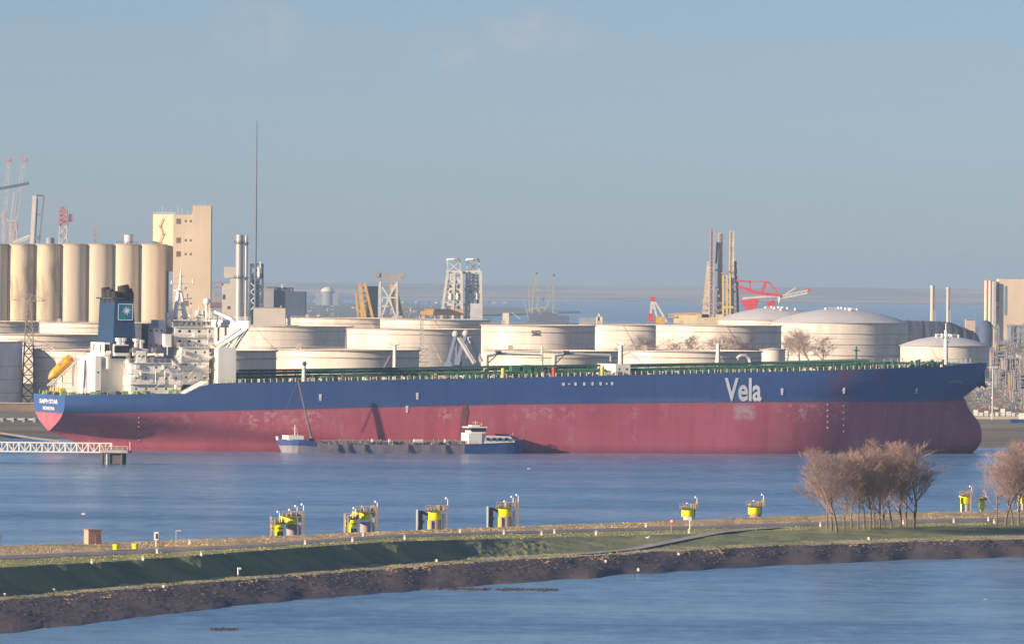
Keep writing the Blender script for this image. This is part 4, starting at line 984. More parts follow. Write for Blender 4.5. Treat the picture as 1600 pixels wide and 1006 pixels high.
bw_ = mat('cladding_beige', (.55, .49, .42), .8, .1, .1); bgd = mat('cladding_navy', (.06, .085, .14), .8, .2, .1); bgrey = mat('cladding_grey', (.30, .30, .32), .8, .15, .1)
t, L, s = boxes(357, 6150, 'beige stepped boiler house left of the chimney', 'building', 'boiler_house', [('wall', bw_, [(347, 367, 443, 999, 0, 20), (350, 368, 417, 434, 2, 14), (359, 370, 434, 999, 3, 14)]), ('roof_duct', pinkm, [(337, 349, 443, 446, 0, 4)]), ('window', bgd, [(348, 352, 460, 468, -.1, 1), (355, 360, 478, 483, -.1, 1)])])
t, L, s = boxes(335, 6500, 'low bluish shed between tower and chimney', 'building', 'shed', [('wall', bgrey, [(327, 346, 462, 999, 0, 14), (329, 337, 457, 462, 0, 8)]), ('roof', mat('roof_plum', (.22, .14, .16), .8), [(326, 350, 472, 480, -1, 8)])])
loc, L, s = frame(401, 6600); t = thing('process_tower', 'dark blue steel process tower with a white vessel, right of the chimney', 'tower', loc)
b = MB(); zt_ = L(401, 413).z; b.lattice(0, 0, 0, zt_, 20 * s, 18 * s, .9, 7)
for py in (413, 433, 448, 462, 478): z_ = L(401, py).z; b.box(-11 * s, 11 * s, -5, 5, z_ - .6, z_ + .2)
b.box(-9 * s, 4 * s, -3, 3, 0, L(401, 436).z); b.build('frame', bgd, t)
b = MB(); b.cyl(4 * s, -6, L(404, 433).z, L(404, 418).z, 2.4 * s, 12); b.tube((6 * s, -6, L(404, 418).z), (6 * s, -6, L(404, 409).z), .5, 6); b.build('vessel', white, t)
b = MB(); [b.bar(L(392 + 7 * (k % 2), 442 + 7 * k, -6), L(399 - 7 * (k % 2), 449 + 7 * k, -6), .8) for k in range(6)]; b.build('stair', lgrey, t)
boxes(442, 7600, 'big dark navy industrial hall with pale lean-to', 'building', 'industrial_hall', [('wall', bgd, [(424, 472, 455, 999, 0, 40), (416, 428, 448, 999, 2, 30), (428, 452, 449, 999, 4, 30)]), ('lean_to', bgrey, [(409, 423, 450, 999, -6, 5)]), ('roof_vent', lgrey, [(439, 442, 444, 450, 2, 2), (455, 456, 452, 455, 2, 2)])])
boxes(417, 5500, 'small flat beige building on the tank rim line', 'building', 'pump_house', [('wall', bw_, [(396, 441, 481, 999, 0, 16)]), ('parapet', bgrey, [(395.6, 441.4, 480, 481.4, -.3, 17)]), ('stack', lgrey, [(438, 439.5, 477, 481, 2, 1)])])
# domes and sheds in the far built-up area
b = MB(); rg = random.Random(31)
fm = [mat('far_pale', (.62, .58, .52), .8), mat('far_mid', (.30, .30, .33), .8), mat('far_dark', (.10, .12, .17), .8), mat('far_warm', (.45, .33, .26), .8), mat('far_green', (.08, .12, .09), .9)]
for i in range(520):
    px = rg.triangular(436, 900, 600); py = rg.uniform(452, 500); 
    if px > 700 and py > 474: continue
    if px > 800 and rg.random() < .6: continue
    Y = min(23000, (H - 3) / max(6.0, (py - hor(px))) * FPX); 
    if Y > 20500 and rg.random() < .6: continue
    p = at(px, hor(px), Y); w_ = rg.uniform(1, 7) * Y / FPX; h = rg.uniform(.8, 4.0) * Y / FPX; b.cur = rg.choices(range(5), (2, 4, 5, 2, 4))[0]
    if rg.random() < .12: b.cyl(p.x, Y, 3, 3 + h * 2.2, w_ * .12 + 1, 8)
    elif rg.random() < .3: b.cyl(p.x, Y, 3, 3 + h, w_ * .5, 12)
    else: b.box(p.x - w_ / 2, p.x + w_ / 2, Y, Y + w_, 3, 3 + h)
tag(b.build('far_buildings', fm), label='hazy clutter of sheds, tanks and trees on the far land', kind='stuff')
loc, L, s = frame(512, 20000, 3); t = thing('dome_hall', 'pale domed hall in the haze left of the yellow cranes', 'building', loc)
MB().box(-19 * s, 17 * s, -8 * s, 10 * s, 0, L(512, 458).z).lathe([(11 * s, 0), (11 * s, L(512, 455).z)], n=24).build('wall', fm[1], t); zt_ = L(512, 455).z; MB().lathe([(10.5 * s, zt_), (9 * s, zt_ + 3.5 * s), (5 * s, zt_ + 6 * s), (.1, zt_ + 7 * s)], n=24).build('dome', mat('dome_cream', (.8, .74, .6), .6), t, smooth=True)
# ochre and grey unloader
loc, L, s = frame(603, 7300); t = thing('ship_unloader', 'grey portal unloader with ochre booms above the tank rims', 'crane', loc)
b = MB(); 
for dy in (-7, 7):
    V = Vector((0, dy, 0)); b.bar(L(593, 500) + V, L(594, 440) + V, 2.2); b.bar(L(621, 500) + V, L(620, 440) + V, 2.2)
    for a, c in (((594, 465), (620, 465)), ((594, 500), (608, 465)), ((608, 465), (594, 443)), ((620, 500), (608, 466)), ((608, 465), (620, 442))): b.bar(L(*a) + V, L(*c) + V, 1.4)
b.build('portal', lgrey, t)
b = MB(); a, c = L(586, 440), L(631, 427.5); b.box(a.x + 2, c.x - 1, -8, 8, a.z, c.z); b.box(a.x, a.x + 4, -9, 9, c.z - 3, c.z + 1.5); b.box(c.x - 3, c.x + 1, -9, 9, c.z - 3, c.z + .6)
b.build('machinery_house', bgrey, t)
b = MB()
for dy in (-4, 4):
    V = Vector((0, dy, 0)); b.bar(L(611, 444) + V, L(619, 497) + V, 3.0); b.bar(L(617, 444) + V, L(629, 497) + V, 2.6)
for k in range(7): b.bar(L(612 + k * 1.2, 450 + 7 * k), L(619 + k * 1.6, 450 + 7 * k), 1.2)
b.build('boom', ochre, t)
loc, L, s = frame(570, 7350); t = thing('grab_crane', 'ochre leaning twin-boom crane left of the grey portal', 'crane', loc)
b = MB()
for dy in (-3, 3):
    V = Vector((0, dy, 0)); b.bar(L(562, 442) + V, L(566, 500) + V, 2.2); b.bar(L(556, 458) + V, L(560, 500) + V, 1.6); b.bar(L(563, 443) + V, L(571, 500) + V, 2.2); b.bar(L(570, 442) + V, L(583, 500) + V, 2.4)
for k in range(6): b.bar(L(564 + k * .9, 450 + 8 * k), L(571 + k * 2, 450 + 8 * k), 1.2)
b.build('boom', ochre, t)
b = MB(); b.box(L(573, 480).x, L(590, 480).x, 2, 12, 0, L(573, 447).z); b.build('cabin', mat('cabin_green_grey', (.16, .2, .19), .7), t)
# twin derrick towers (bulk unloaders)
for k, (c, lab) in enumerate(((709, 'left one of the twin derrick towers with round white tops'), (739, 'right one of the twin derrick towers with round white tops'))):
    loc, L, s = frame(c, 7500 + 8 * k); t = thing('derrick_tower', lab, 'crane', loc, 0, 'twin derrick towers')
    z0_, z1_, z2_ = 0, L(c, 424).z, L(c, 405).z; b = MB(); cx = 0
    sl_ = -9 * s if k == 0 else 0
    for a, q in (((c - 11 - (9 if k == 0 else 0), 500), (c - 9, 424)), ((c + 13, 500), (c + 12, 424)), ((c - 2, 500), (c + 1, 426))):
        for dy in (-6, 6): b.bar(L(*a) + Vector((0, dy, 0)), L(*q) + Vector((0, dy, 0)), 2.3)
    for py in (424, 440, 452, 464, 476):
        b.box(-12 * s - (py - 424) / 76 * (9 * s if k == 0 else 0), 13 * s, -6, 6, L(c, py).z - 1.0, L(c, py).z + .7)
    if k == 0: b.box(12 * s, 22 * s, -4, 4, L(c, 426).z - 1, L(c, 426).z + 1); b.box(12 * s, 20 * s, -4, 4, L(c, 476).z - 1, L(c, 476).z + 1)
    for i in range(4):
        py = 424 + 16 * i; b.bar(L(c - 10, py, -6), L(c + 12, py + 16, -6), 1.1); b.bar(L(c + 12, py, -6), L(c - 10, py + 16, -6), 1.1); b.bar(L(c - 5, py, 5), L(c - 5, py + 16, 5), 1.4); b.bar(L(c + 7, py, 5), L(c + 7, py + 16, 5), 1.4)
    b.bar(L(c - 9, 424), L(c - 10, 408), .9); b.bar(L(c + 10, 424), L(c + 10, 408), .9); b.bar(L(c - 9, 424), L(c + 8, 410), .7); b.bar(L(c + 10, 424), L(c - 8, 410), .7)
    b.build('frame', palewhite, t)
    b = MB(); rg = random.Random(k + 3)
    for i in range(46):
        px, py = rg.uniform(c - 12, c + 11), rg.uniform(442, 497); p = L(px, py); r_ = rg.uniform(.8, 2.2) * s; b.box(p.x - r_, p.x + r_, -5, 3, p.z - r_, p.z + r_)
    b.build('machinery', mat('machinery_plum', (.42, .33, .28), .8, .3, .12, c2=(.24, .18, .19)), t)
    b = MB(); 
    for i in range(2): 
        p = L(c - 5 + 11 * i, 463); b.cyl(p.x, -7, p.z - 5 * s, p.z + 5 * s, 2.6 * s, 12)
    b.build('hopper', white, t)
    b = MB(); ring = [(8.5 * s * math.cos(a), 8.5 * s * math.sin(a), z2_) for a in [R(30 * i) for i in range(13)]]; b.path(ring, .8, 5)
    for px in (c - 9, c + 8): b.ball(tuple(L(px, 406)), 2.3 * s, 8)
    b.lathe([(8 * s, z2_ - 2.2 * s), (9 * s, z2_ - 1.6 * s)], n=16); b.build('sheave_ring', white, t)
loc, L, s = frame(690, 7400); t = thing('conveyor_bridge', 'orange conveyor bridge at the foot of the derrick towers', 'conveyor', loc)
b = MB(); a, c = L(657, 492), L(724, 486.5); b.box(a.x, c.x, -4, 4, a.z, c.z); b.build('gallery', mat('bridge_orange', (.75, .36, .05), .6), t)
b = MB(); a, c = L(663, 486.5), L(724, 483); b.box(a.x, c.x, -3.6, 3.6, a.z, c.z); b.build('roof', mat('bridge_pink', (.50, .30, .24), .7), t)
b = MB(); [b.box(L(x_, 495).x - 1, L(x_, 495).x + 1, -3, 3, 0, L(x_, 492).z) for x_ in (662, 680, 700, 718)]; b.box(L(735, 476).x, L(754, 476).x, -9, -7, 0, L(735, 474).z); b.build('support', lgrey, t)
# faint far cranes
for (px, Y, lab, lines) in ((838, 11500, 'hazy yellow-legged crane on the far water, tallest of the faint pair', (((838, 427), (832, 468), 2.2), ((840, 427), (840, 500), 1.6), ((832, 468), (831, 500), 2.2), ((826, 445), (828, 500), 1.6), ((822, 485), (858, 478), 2.0), ((818, 467), (826, 500), 1.2), ((838, 476), (848, 500), 2.4), ((848, 470), (856, 455), 1.4), ((826, 455), (846, 452), 1.2))),
                            (862, 11800, 'hazy thin derrick just right of the yellow-legged one', (((865, 430), (864, 490), 2.4), ((857, 436), (855, 475), 1.6), ((864, 458), (850, 486), 1.8), ((855, 452), (866, 450), 1.4), ((852, 492), (872, 488), 2.0)))):
    loc, L, s = frame(px, Y, 3); t = thing('far_crane', lab, 'crane', loc)
    MB_ = MB(); [MB_.bar(L(*a, 8 * (i % 2)), L(*c, 8 * (i % 2)), w_) for i, (a, c, w_) in enumerate(lines)]; MB_.build('frame', fm[1] if px > 850 else mat('far_crane_olive', (.34, .33, .26), .7), t)
    p = L(*(lines[0][0])); b = MB(); b.ball((p.x, 0, p.z), 1.8, 8); b.box(L(lines[-1][0][0], 496).x, L(lines[-1][1][0], 496).x, -4, 6, 0, L(838, 489).z); b.build('machinery', fm[2], t)
boxes(865, 9000, 'low dark shed below the hazy cranes', 'building', 'shed', [('wall', fm[2], [(838, 884, 493, 999, 0, 20), (846, 872, 489, 493, 2, 16)]), ('wall', fm[1], [(905, 935, 496, 999, 4, 12)])])
loc, L, s = frame(797, 5600); t = thing('gauge_house', 'small cream stair cabin on the numbered tank rim', 'cabin', loc)
b = MB(); b.box(L(790, 0).x, L(800, 0).x, 0, 6, 0, L(795, 489).z); b.hexa([L(800, 489), L(813, 499), L(813, 499, 5), L(800, 489, 5)], [L(800, 488), L(813, 498), L(813, 498, 5), L(800, 488, 5)]); b.build('cabin', cream, t)
loc, L, s = frame(941, 6100); t = thing('gauge_house', 'tiny cream cabin where two tank rims meet', 'cabin', loc)
b = MB(); b.box(L(936, 0).x, L(946, 0).x, 0, 6, 0, L(941, 495).z); b.box(L(939, 0).x, L(942, 0).x, 0, 6, 10, L(941, 490).z); b.build('cabin', cream, t)
# small white and red crane
loc, L, s = frame(1024, 6900); t = thing('tripod_crane', 'small white tripod crane with red top, left of the jack-up legs', 'crane', loc)
b = MB(); [b.bar(L(*a), L(*c), 1.6) for a, c in (((1016, 500), (1018, 474)), ((1018, 474), (1021, 468)), ((1028, 502), (1020, 470)), ((1022, 469), (1042, 503)), ((1016, 480), (1024, 482)))]; b.build('leg', palewhite, t)
b = MB(); p = L(1020, 468); b.box(p.x - 2, p.x + 2, -2, 2, p.z - 1, p.z + 2.2); p = L(1015, 497); b.box(p.x - 1, p.x + 3, -1, 1, p.z - 3, p.z + 4); b.build('head', redm, t)
# jack-up rig legs
loc, L, s = frame(1122, 7500); t = thing('jack_up_rig', 'jack-up platform with tall lattice legs standing above the tanks', 'rig', loc)
rigc = mat('rig_cream', (.62, .52, .40), .7, .2, .2)
for k, (c, top, w_, y_) in enumerate(((1112.5, 359, 6.6, -6), (1125.5, 364, 6.0, 4), (1143, 361, 6.6, -2))):
    b = MB(); x_ = L(c, 400).x; b.lattice(x_, y_, L(c, 495).z, L(c, top).z, w_ * s, w_ * .85 * s, .85, 24); b.tube((x_, y_, L(c, 495).z), (x_ , y_, L(c, top + 2).z), w_ * s * .16, 6); b.build('leg', rigc if k else mat('rig_leg_grey', (.42, .36, .38), .7), t)
b = MB(); b.hexa([L(1096, 496, -8), L(1108, 496, -8), L(1108, 496, 2), L(1096, 496, 2)], [L(1105, 408, -8), L(1109, 408, -8), L(1109, 408, 2), L(1105, 408, 2)])
b.build('leg_casing', rigc, t)
b = MB(); rg = random.Random(8)
for i in range(110):
    px = rg.uniform(1096, 1152); py = rg.uniform(max(412, 470 - (px - 1096) * 5), 497); p = L(px, py); r_ = rg.uniform(.5, 1.6) * s; b.box(p.x - r_, p.x + r_, rg.uniform(-9, 0), 4, p.z - r_ * rg.uniform(.6, 2), p.z + r_)
for py in (478, 488): b.rail([tuple(L(1095, py, -8)), tuple(L(1150, py, -8))], 2.5, .4, 5)
b.build('machinery', mat('rig_machinery', (.42, .33, .27), .8, .3, .2), t)
b = MB(); b.box(L(1093, 0).x, L(1152, 0).x, -8, 10, L(1122, 500).z - 4, L(1122, 491).z); b.build('hull', mat('rig_deck', (.66, .52, .30), .7), t)
b = MB(); [b.bar(L(c, 497, -9), L(c - .5, 430, -9), 1.6) for c in (1136, 1130, 1141)]; b.bar(L(1128, 480, -9), L(1146, 480, -9), 1.8); b.build('gantry', mat('gantry_yellow', (.70, .50, .12), .6), t)
b = MB(); b.bar(L(1119, 412, 0), L(1121, 378, 0), 1.8); b.bar(L(1150, 440), L(1149, 408), 2.4); b.bar(L(1153, 500), L(1152, 440), 2.2); b.build('boom', bgd, t)
loc, L, s = frame(1060, 6800); t = thing('jetty_house', 'flat cream building just left of the jack-up legs', 'building', loc)
b = MB(); b.box(L(1058, 0).x, L(1094, 0).x, 0, 10, 0, L(1075, 492).z); b.build('wall', mat('jetty_cream', (.75, .62, .36), .7), t); b = MB(); b.bar(L(1044, 491), L(1094, 489), 1.2); b.bar(L(1044, 495), L(1058, 495), 1.4); b.box(L(1030, 0).x, L(1044, 0).x, 2, 6, 0, L(1040, 495).z); b.build('pipe_rack', ochre, t)
# red luffing crane
loc, L, s = frame(1185, 7000); t = thing('luffing_crane', 'bright red luffing crane with long pale jib reaching right', 'crane', loc)
redc = mat('crane_red', (.62, .05, .07), .5, .2, .2)
b = MB(); [b.bar(L(*a), L(*c), w_) for a, c, w_ in (((1153, 447), (1190, 459), 2.2), ((1156, 440), (1200, 440), 1.0), ((1172, 438), (1172, 452), 1.0), ((1190, 459), (1197, 440), 2.6), ((1200, 440), (1215, 457), 1.2), ((1150, 438), (1172, 440), 1.0), ((1153, 455), (1190, 459), 1.0), ((1190, 459), (1220, 461), 2.4), ((1154, 475), (1188, 463), 1.2))]
b.build('boom', redc, t)
b = MB(); a, c = L(1158, 470), L(1186, 485); b.hexa([L(1167, 485, -4), L(1181, 486, -4), L(1181, 486, 5), L(1167, 485, 5)], [L(1156, 470, -4), L(1186, 467, -4), L(1186, 467, 5), L(1156, 470, 5)]); b.bar(L(1175, 485), L(1175, 560), 6); b.bar(L(1200, 478), L(1211, 472), 5); b.build('machinery_house', redc, t)
b = MB(); b.truss(L(1215, 463), L(1262, 453.5), -2.4, .7, 12); b.bar(L(1228, 459), L(1243, 450), 1.0); b.bar(L(1160, 466), L(1216, 462), 1.6); b.path([L(1215, 461), L(1219, 466), L(1216, 475)], 1.2, 5); b.build('jib', palewhite, t)
b = MB(); b.bar(L(1262, 453.5), L(1267, 453), 2.2); b.build('jib_head', redc, t)
# dark heap and twin stacks
b = MB(); loc, L, s = frame(1475, 6700); m_n = 40; rows_ = []
prof_ = [(1411, 501), (1425, 501.5), (1460, 502), (1488, 504), (1500, 510), (1520, 517), (1530, 526), (1533, 545)]
for j, (dy, hz) in enumerate(((-60, 0), (-14, .82), (-3, 1), (18, 1), (70, 0))):
    for i in range(m_n):
        px = 1408 + 126 * i / (m_n - 1); z_ = max(.1, L(px, pl(prof_, px)).z) * hz; b.v.append((L(px, 500).x, dy + 4 * noise.noise(Vector((i * .3, j, 1))), z_ + (1.2 * noise.noise(Vector((i * .5, j * 2, 1))) if hz else 0)))
for j in range(4):
    for i in range(m_n - 1): b.f.append((j * m_n + i, j * m_n + i + 1, (j + 1) * m_n + i + 1, (j + 1) * m_n + i)); b.mi.append(0)
o = b.build('blackish_heap', mat('blackish', (.045, .05, .085), .9, .3, .1)); o.location = loc; tag(o, 'long dark coal heap behind the two domed tanks at right', 'coal heap')  # long low mound in one blue-black tone
for px, top, w_, lab in ((1457, 447, 3.0, 'left of the two slim stacks, tan and a little taller'), (1481.5, 450, 2.4, 'right of the two slim stacks, thinner, pinkish')):
    loc, L, s = frame(px, 7000); t = thing('stack', lab, 'chimney', loc, 0, 'slim stacks at right'); zt_ = L(px, top).z
    MB().lathe([(w_ * s * 1.15, 0), (w_ * s, zt_), (.1, zt_)], n=16).build('flue', towerm if w_ > 2.7 else mat('stack_pink', (.66, .50, .42), .8), t, smooth=True)
    MB().lathe([(w_ * s, zt_ - 1), (w_ * s * 1.25, zt_ - 1), (w_ * s * 1.25, zt_ + .4), (w_ * s * .6, zt_ + .4)], n=16).build('cap', lgrey, t)
    b = MB(); b.lattice(w_ * s * .9, -2, 0, L(px, 485).z, 4 * s, 3 * s, .35, 8); b.build('ladder_frame', greym, t)
# power plant at the right edge
loc, L, s = frame(1590, 8200); t = thing('power_plant', 'tall tan power plant block at the right edge with vertical dark louvres', 'building', loc)
b = MB(); b.box(L(1566, 0).x, L(1660, 0).x, 0, 50, 0, L(1580, 436).z); b.build('wall', towerm, t)
b = MB(); b.box(L(1557, 0).x, L(1567, 0).x, 2, 30, 0, L(1560, 440).z); b.build('stair_block', mat('stairblock_grey', (.45, .42, .42), .8), t)
b = MB(); b.box(L(1561, 0).x, L(1566.5, 0).x, .5, 2.4, L(1561, 471).z, L(1561, 440).z); b.box(L(1562, 0).x, L(1565, 0).x, .5, 2.4, L(1561, 483).z, L(1561, 479).z); b.build('louvre', bgd, t)
b = MB(); b.box(L(1574, 0).x, L(1578, 0).x, -.3, .3, L(1576, 492).z, L(1576, 447).z); b.build('glazing', mat('teal_glazing', (.12, .25, .28), .4), t)
for px, w_ in ((1545, 2.8), (1551, 2.8)): b = MB(); b.cyl(L(px, 0).x, -6, 0, L(px, 438.5).z, w_ * s, 14); b.build('boiler_flue', mat('flue_tan', (.85, .66, .46), .7), t, smooth=True)
b = MB(); b.rail([tuple(L(1566, 436)), tuple(L(1600, 436))], 2, .25, 5); [b.tube(L(x_, 436), L(x_, y_), .4, 4) for x_, y_ in ((1569, 430), (1593, 429), (1571, 432))]; b.build('antenna', greym, t)
loc, L, s = frame(1541, 7400); t = thing('storage_dome', 'navy blue rounded store below the tan power plant', 'building', loc)
MB().lathe([(13 * s, 0), (13 * s, L(1541, 516).z), (11 * s, L(1541, 508).z), (6 * s, L(1541, 502).z), (.1, L(1541, 500).z)], n=28).build('shell', mat('dome_navy', (.07, .085, .16), .7), t, smooth=True)
boxes(1520, 7100, 'pinkish low block left of the navy store', 'building', 'shed', [('wall', mat('shed_pink', (.55, .42, .36), .8), [(1509, 1519, 499, 999, 0, 12)]), ('roof', bgrey, [(1508.5, 1519.5, 498, 499.4, -1, 14)])])
PARTS = [  # px0 px1 top depth colour label
 (1556, 1573, 529, 5600, (.42, .31, .16), 'mustard yellow low shed beneath the power plant'), (1574, 1600, 505, 7700, (.30, .34, .40), 'blue-grey gabled hall under the power plant wall'),
 (1548, 1570, 545, 5200, (.40, .29, .23), 'salmon flat-roofed building right of the domed tank'), (1590, 1612, 548, 5000, (.50, .43, .36), 'small whitish building cut by the right edge'),
 (1567, 1592, 556, 4800, (.38, .30, .27), 'brownish pipe hall near the right edge'), (1553, 1562, 508, 7300, (.42, .37, .32), 'beige tower-like block below the flues'),
 (1578, 1604, 580, 4300, (.28, .23, .15), 'olive brown shed right of the lamp pole'), (1556, 1574, 575, 4400, (.20, .21, .27), 'dark low shed left of the olive brown one'),
 (1580, 1602, 608, 3900, (.30, .24, .25), 'plum coloured container store near the right quay')]
for (a0, a1, tp, Y, c_, lab) in PARTS:
    mm = mat('shed_%d' % tp, c_, .8, .2, .3); loc, L, s = frame((a0 + a1) / 2, Y); t = thing('industrial_shed', lab, 'building', loc)
    b = MB(); x0_, x1_, zt_ = L(a0, tp).x, L(a1, tp).x, L(a0, tp).z; b.box(x0_, x1_, 0, 15, 0, zt_ * .85); b.build('wall', mm, t)
    b = MB(); b.hexa([(x0_ - .4, -.4, zt_ * .85), (x1_ + .4, -.4, zt_ * .85), (x1_ + .4, 15.4, zt_ * .85), (x0_ - .4, 15.4, zt_ * .85)], [(x0_ - .4, 5, zt_ * .93), (x1_ + .4, 5, zt_ * .93), (x1_ + .4, 10, zt_ * .93), (x0_ - .4, 10, zt_ * .93)]); b.build('roof', bgrey, t)
    b = MB(); rq = random.Random(tp)
    for k in range(14): x_ = rq.uniform(x0_, x1_); b.tube((x_, -1.2, 0), (x_, -1.2, zt_ * rq.uniform(.3, 1.15)), .05 * s + .3, 5); xq = rq.uniform(x0_, x1_); zq = zt_ * rq.uniform(.1, .9); b.tube((x_, -1.5, zq), (xq, -1.5, zq), .25 * s + .2, 4)
    b.build('pipework', bgrey, t)
b = MB(); rg = random.Random(77); cm = [greym, cream, mat('rack_brown', (.26, .19, .17), .8), mat('rack_blue', (.12, .15, .24), .7), mat('rack_red', (.5, .14, .12), .7), mat('rack_green', (.12, .18, .12), .8)]
for i in range(2300):
    py = rg.triangular(506, 636, 560) if i < 1500 else rg.uniform(585, 641); px = rg.uniform(1518 if py > 585 else 1548, 1625); Y = min(7500, (H - 4) / (py - hor(px)) * FPX); p = at(px, hor(px), Y); s = Y / FPX
    b.cur = rg.choices(range(6), (4, .8, 7, 5, .7, 4))[0]; w_ = rg.uniform(.5, 3.2) * s; h = rg.uniform(1, 7) * s; q = rg.random()
    if q < .45: b.box(p.x - w_, p.x + w_, Y, Y + 4, 4, 4 + h * .6)
    elif q < .65: b.cyl(p.x, Y, 4, 4 + h, w_ * .4, 8)
    elif q < .85: b.tube((p.x, Y, 4 + h), (p.x + w_ * 3, Y, 4 + h), .3 * s + .1, 4); b.tube((p.x, Y, 4), (p.x, Y, 4 + h), .2, 4); b.tube((p.x + w_ * 3, Y, 4), (p.x + w_ * 3, Y, 4 + h), .2, 4)
    else: b.tube((p.x, Y, 4), (p.x, Y, 4 + h * 2.2), .18 * s + .08, 4)
tag(b.build('process_pipework', cm), label='dense jumble of pipes, vessels and racks ashore right of the bow', kind='stuff')
# quay at right with lamp pole
loc, L, s = frame(1550, 3330); t = thing('quay_wall', 'pale quay ledge with reddish railing right of the bow', 'quay', (loc.x, loc.y, 0))
b = MB(); x0_ = L(1505, 640).x; b.box(x0_, x0_ + 60, 0, 8, 0, 5.2); b.build('wall', concrete, t); b = MB(); b.rail([(x0_, .3, 5.2), (x0_ + 34, .3, 5.2)], 1.4, .16, 3); b.build('railing', greym, t)
b = MB(); rg = random.Random(2); [b.box(x0_ + i * 2.2, x0_ + i * 2.2 + rg.uniform(.6, 2), 3, 5, 5.2, 5.2 + rg.uniform(.6, 3)) for i in range(11)]; b.build('deck_gear', white, t)
loc, L, s = frame(1552.5, 3320); t = thing('lamp_pole', 'slender pale lamp pole standing on the right quay', 'lamp pole', loc)
b = MB(); z_ = L(1552, 574).z; b.tube((0, 0, 0), (0, 0, z_), .32, 8, .2); b.build('pole', palewhite, t); b = MB(); b.box(-2, 2, -.4, .4, z_ - .2, z_ + .3); b.build('lamp_head', lgrey, t)
loc, L, s = frame(1587, 3320); t = thing('work_boat', 'small blue-white boat with cabin at the right quay', 'boat', (loc.x, 3240, 3.9))
b = MB(); b.hexa([(-6, -2, 0), (6, -2, 0), (6, 2, 0), (-6, 2, 0)], [(-7, -2.4, 1.6), (8, -1.2, 1.9), (8, 1.2, 1.9), (-7, 2.4, 1.6)]); b.build('hull', bluem, t); b = MB(); b.box(-3, 1, -1.5, 1.5, 1.6, 4.0); b.tube((-1, 0, 4), (-1, 0, 7), .15, 4); b.build('cabin', white, t)
# left shore: pylon, bund wall, rail of the jetty path
loc, L, s = frame(46, 3420); t = thing('lattice_pylon', 'lattice power pylon with two cross-arms before the tanks at left', 'pylon', loc)
pyc = mat('pylon_steel', (.34, .29, .22), .7); zt_ = L(46, 462).z; b = MB(); b.lattice(0, 0, 0, L(46, 520).z, 22 * s, 12 * s, .24, 7); b.lattice(0, 0, L(46, 520).z, L(46, 470).z, 12 * s, 5 * s, .2, 6); b.build('tower', pyc, t)
b = MB()
for py, w_ in ((471, 26), (541, 34)):
    z_ = L(46, py).z
    for sg in (-1, 1):
        b.tube((0, -1, z_), (sg * w_ * s, 0, z_ + .6), .2, 4); b.tube((0, 1, z_), (sg * w_ * s, 0, z_ + .6), .2, 4); b.tube((0, 0, z_ + 3.2), (sg * w_ * s, 0, z_ + .6), .16, 4)
        for k in range(4): b.tube((sg * w_ * s * k / 4, 0, z_ + .2), (sg * w_ * s * (k + .5) / 4, 0, z_ + 3.0 * (1 - (k + .5) / 4)), .1, 3)
b.build('cross_arm', pyc, t)
loc, L, s = frame(663, 3900); t = thing('lattice_pylon', 'slim lattice signal tower rising behind the deck, left of the loading arms', 'pylon', loc)
b = MB(); b.lattice(0, 0, 0, L(663, 545).z, 30 * s, 14 * s, .3, 7); b.lattice(-1, 0, L(663, 545).z, L(663, 498).z, 5 * s, 4 * s, .22, 6); b.box(-6 * s, 5 * s, -1, 1, L(663, 537).z, L(663, 535.5).z); p = L(665, 499); b.box(-5 * s, 5 * s, -1, 1, p.z - .3, p.z + .5)
b.bar(L(675, 536), L(690, 566), .5); b.build('tower', mat('tower_greige', (.45, .40, .38), .7), t)
for k, (a, c, e, lab) in enumerate((((700, 566), (712, 522), (740, 568), 'left grey marine loading arm folded behind the deck'), ((716, 560), (728, 521), (752, 566), 'right grey marine loading arm folded behind the deck'))):
    loc, L, s = frame(a[0], 3200 + 5 * k); t = thing('loading_arm', lab, 'loading arm', loc, 0, 'marine loading arms')
    b = MB(); p = L(*a); b.box(p.x - 1.5, p.x + 1.5, -1.5, 1.5, 0, p.z); b.bar(p, L(*c), 1.3); b.bar(p + Vector((3.2, 0, 0)), L(*c), .7); b.build('riser', mat('arm_blue_grey', (.22, .26, .36), .6), t)
    b = MB(); b.bar(L(*c), L(*e), 1.0); b.bar(L(c[0] + 4, c[1] + 1), L(e[0] + 3, e[1] - 2), .6); p = L(*c); b.ball((p.x, 0, p.z), 1.4, 8); b.build('arm', lgrey, t)
loc, L, s = frame(20, 3300); t = thing('bund_wall', 'long brown bund wall on the shore left of the stern', 'wall', loc)
b = MB(); b.box(-120, L(51, 640).x + 40, 0, 2, 0, 3.0); b.build('wall', mat('bund_brown', (.22, .16, .13), .9, .2, .2), t); b = MB(); b.box(-120, 48, -.4, 2.4, 3.0, 3.4); b.build('coping', concrete, t)
loc, L, s = frame(20, 3080); t = thing('pipe_track', 'low run of pale pipes on sleepers left of the stern', 'pipeline', loc)
b = MB(); [b.tube((-120, y_, .4), (48, y_, .4), .35, 6) for y_ in (0, 1.4)]; b.build('pipe', lgrey, t); b = MB(); [b.box(-120 + 4 * k, -119 + 4 * k, -1, 2.4, -.6, 1.0) for k in range(42)]; b.build('sleeper', greym, t)
b = MB(); pts = [wat(px, py, 1.6) for px, py in ((-60, 672), (0, 678), (30, 682.5), (60, 687), (92, 691))]
for p, q in zip(pts, pts[1:]): b._add([p + Vector((0, -6, .25)), q + Vector((0, -6, .25)), q + Vector((0, 6, .55)), p + Vector((0, 6, .55))], [(0, 1, 2, 3)])
tag(b.build('shore_path', pathm), kind='structure')
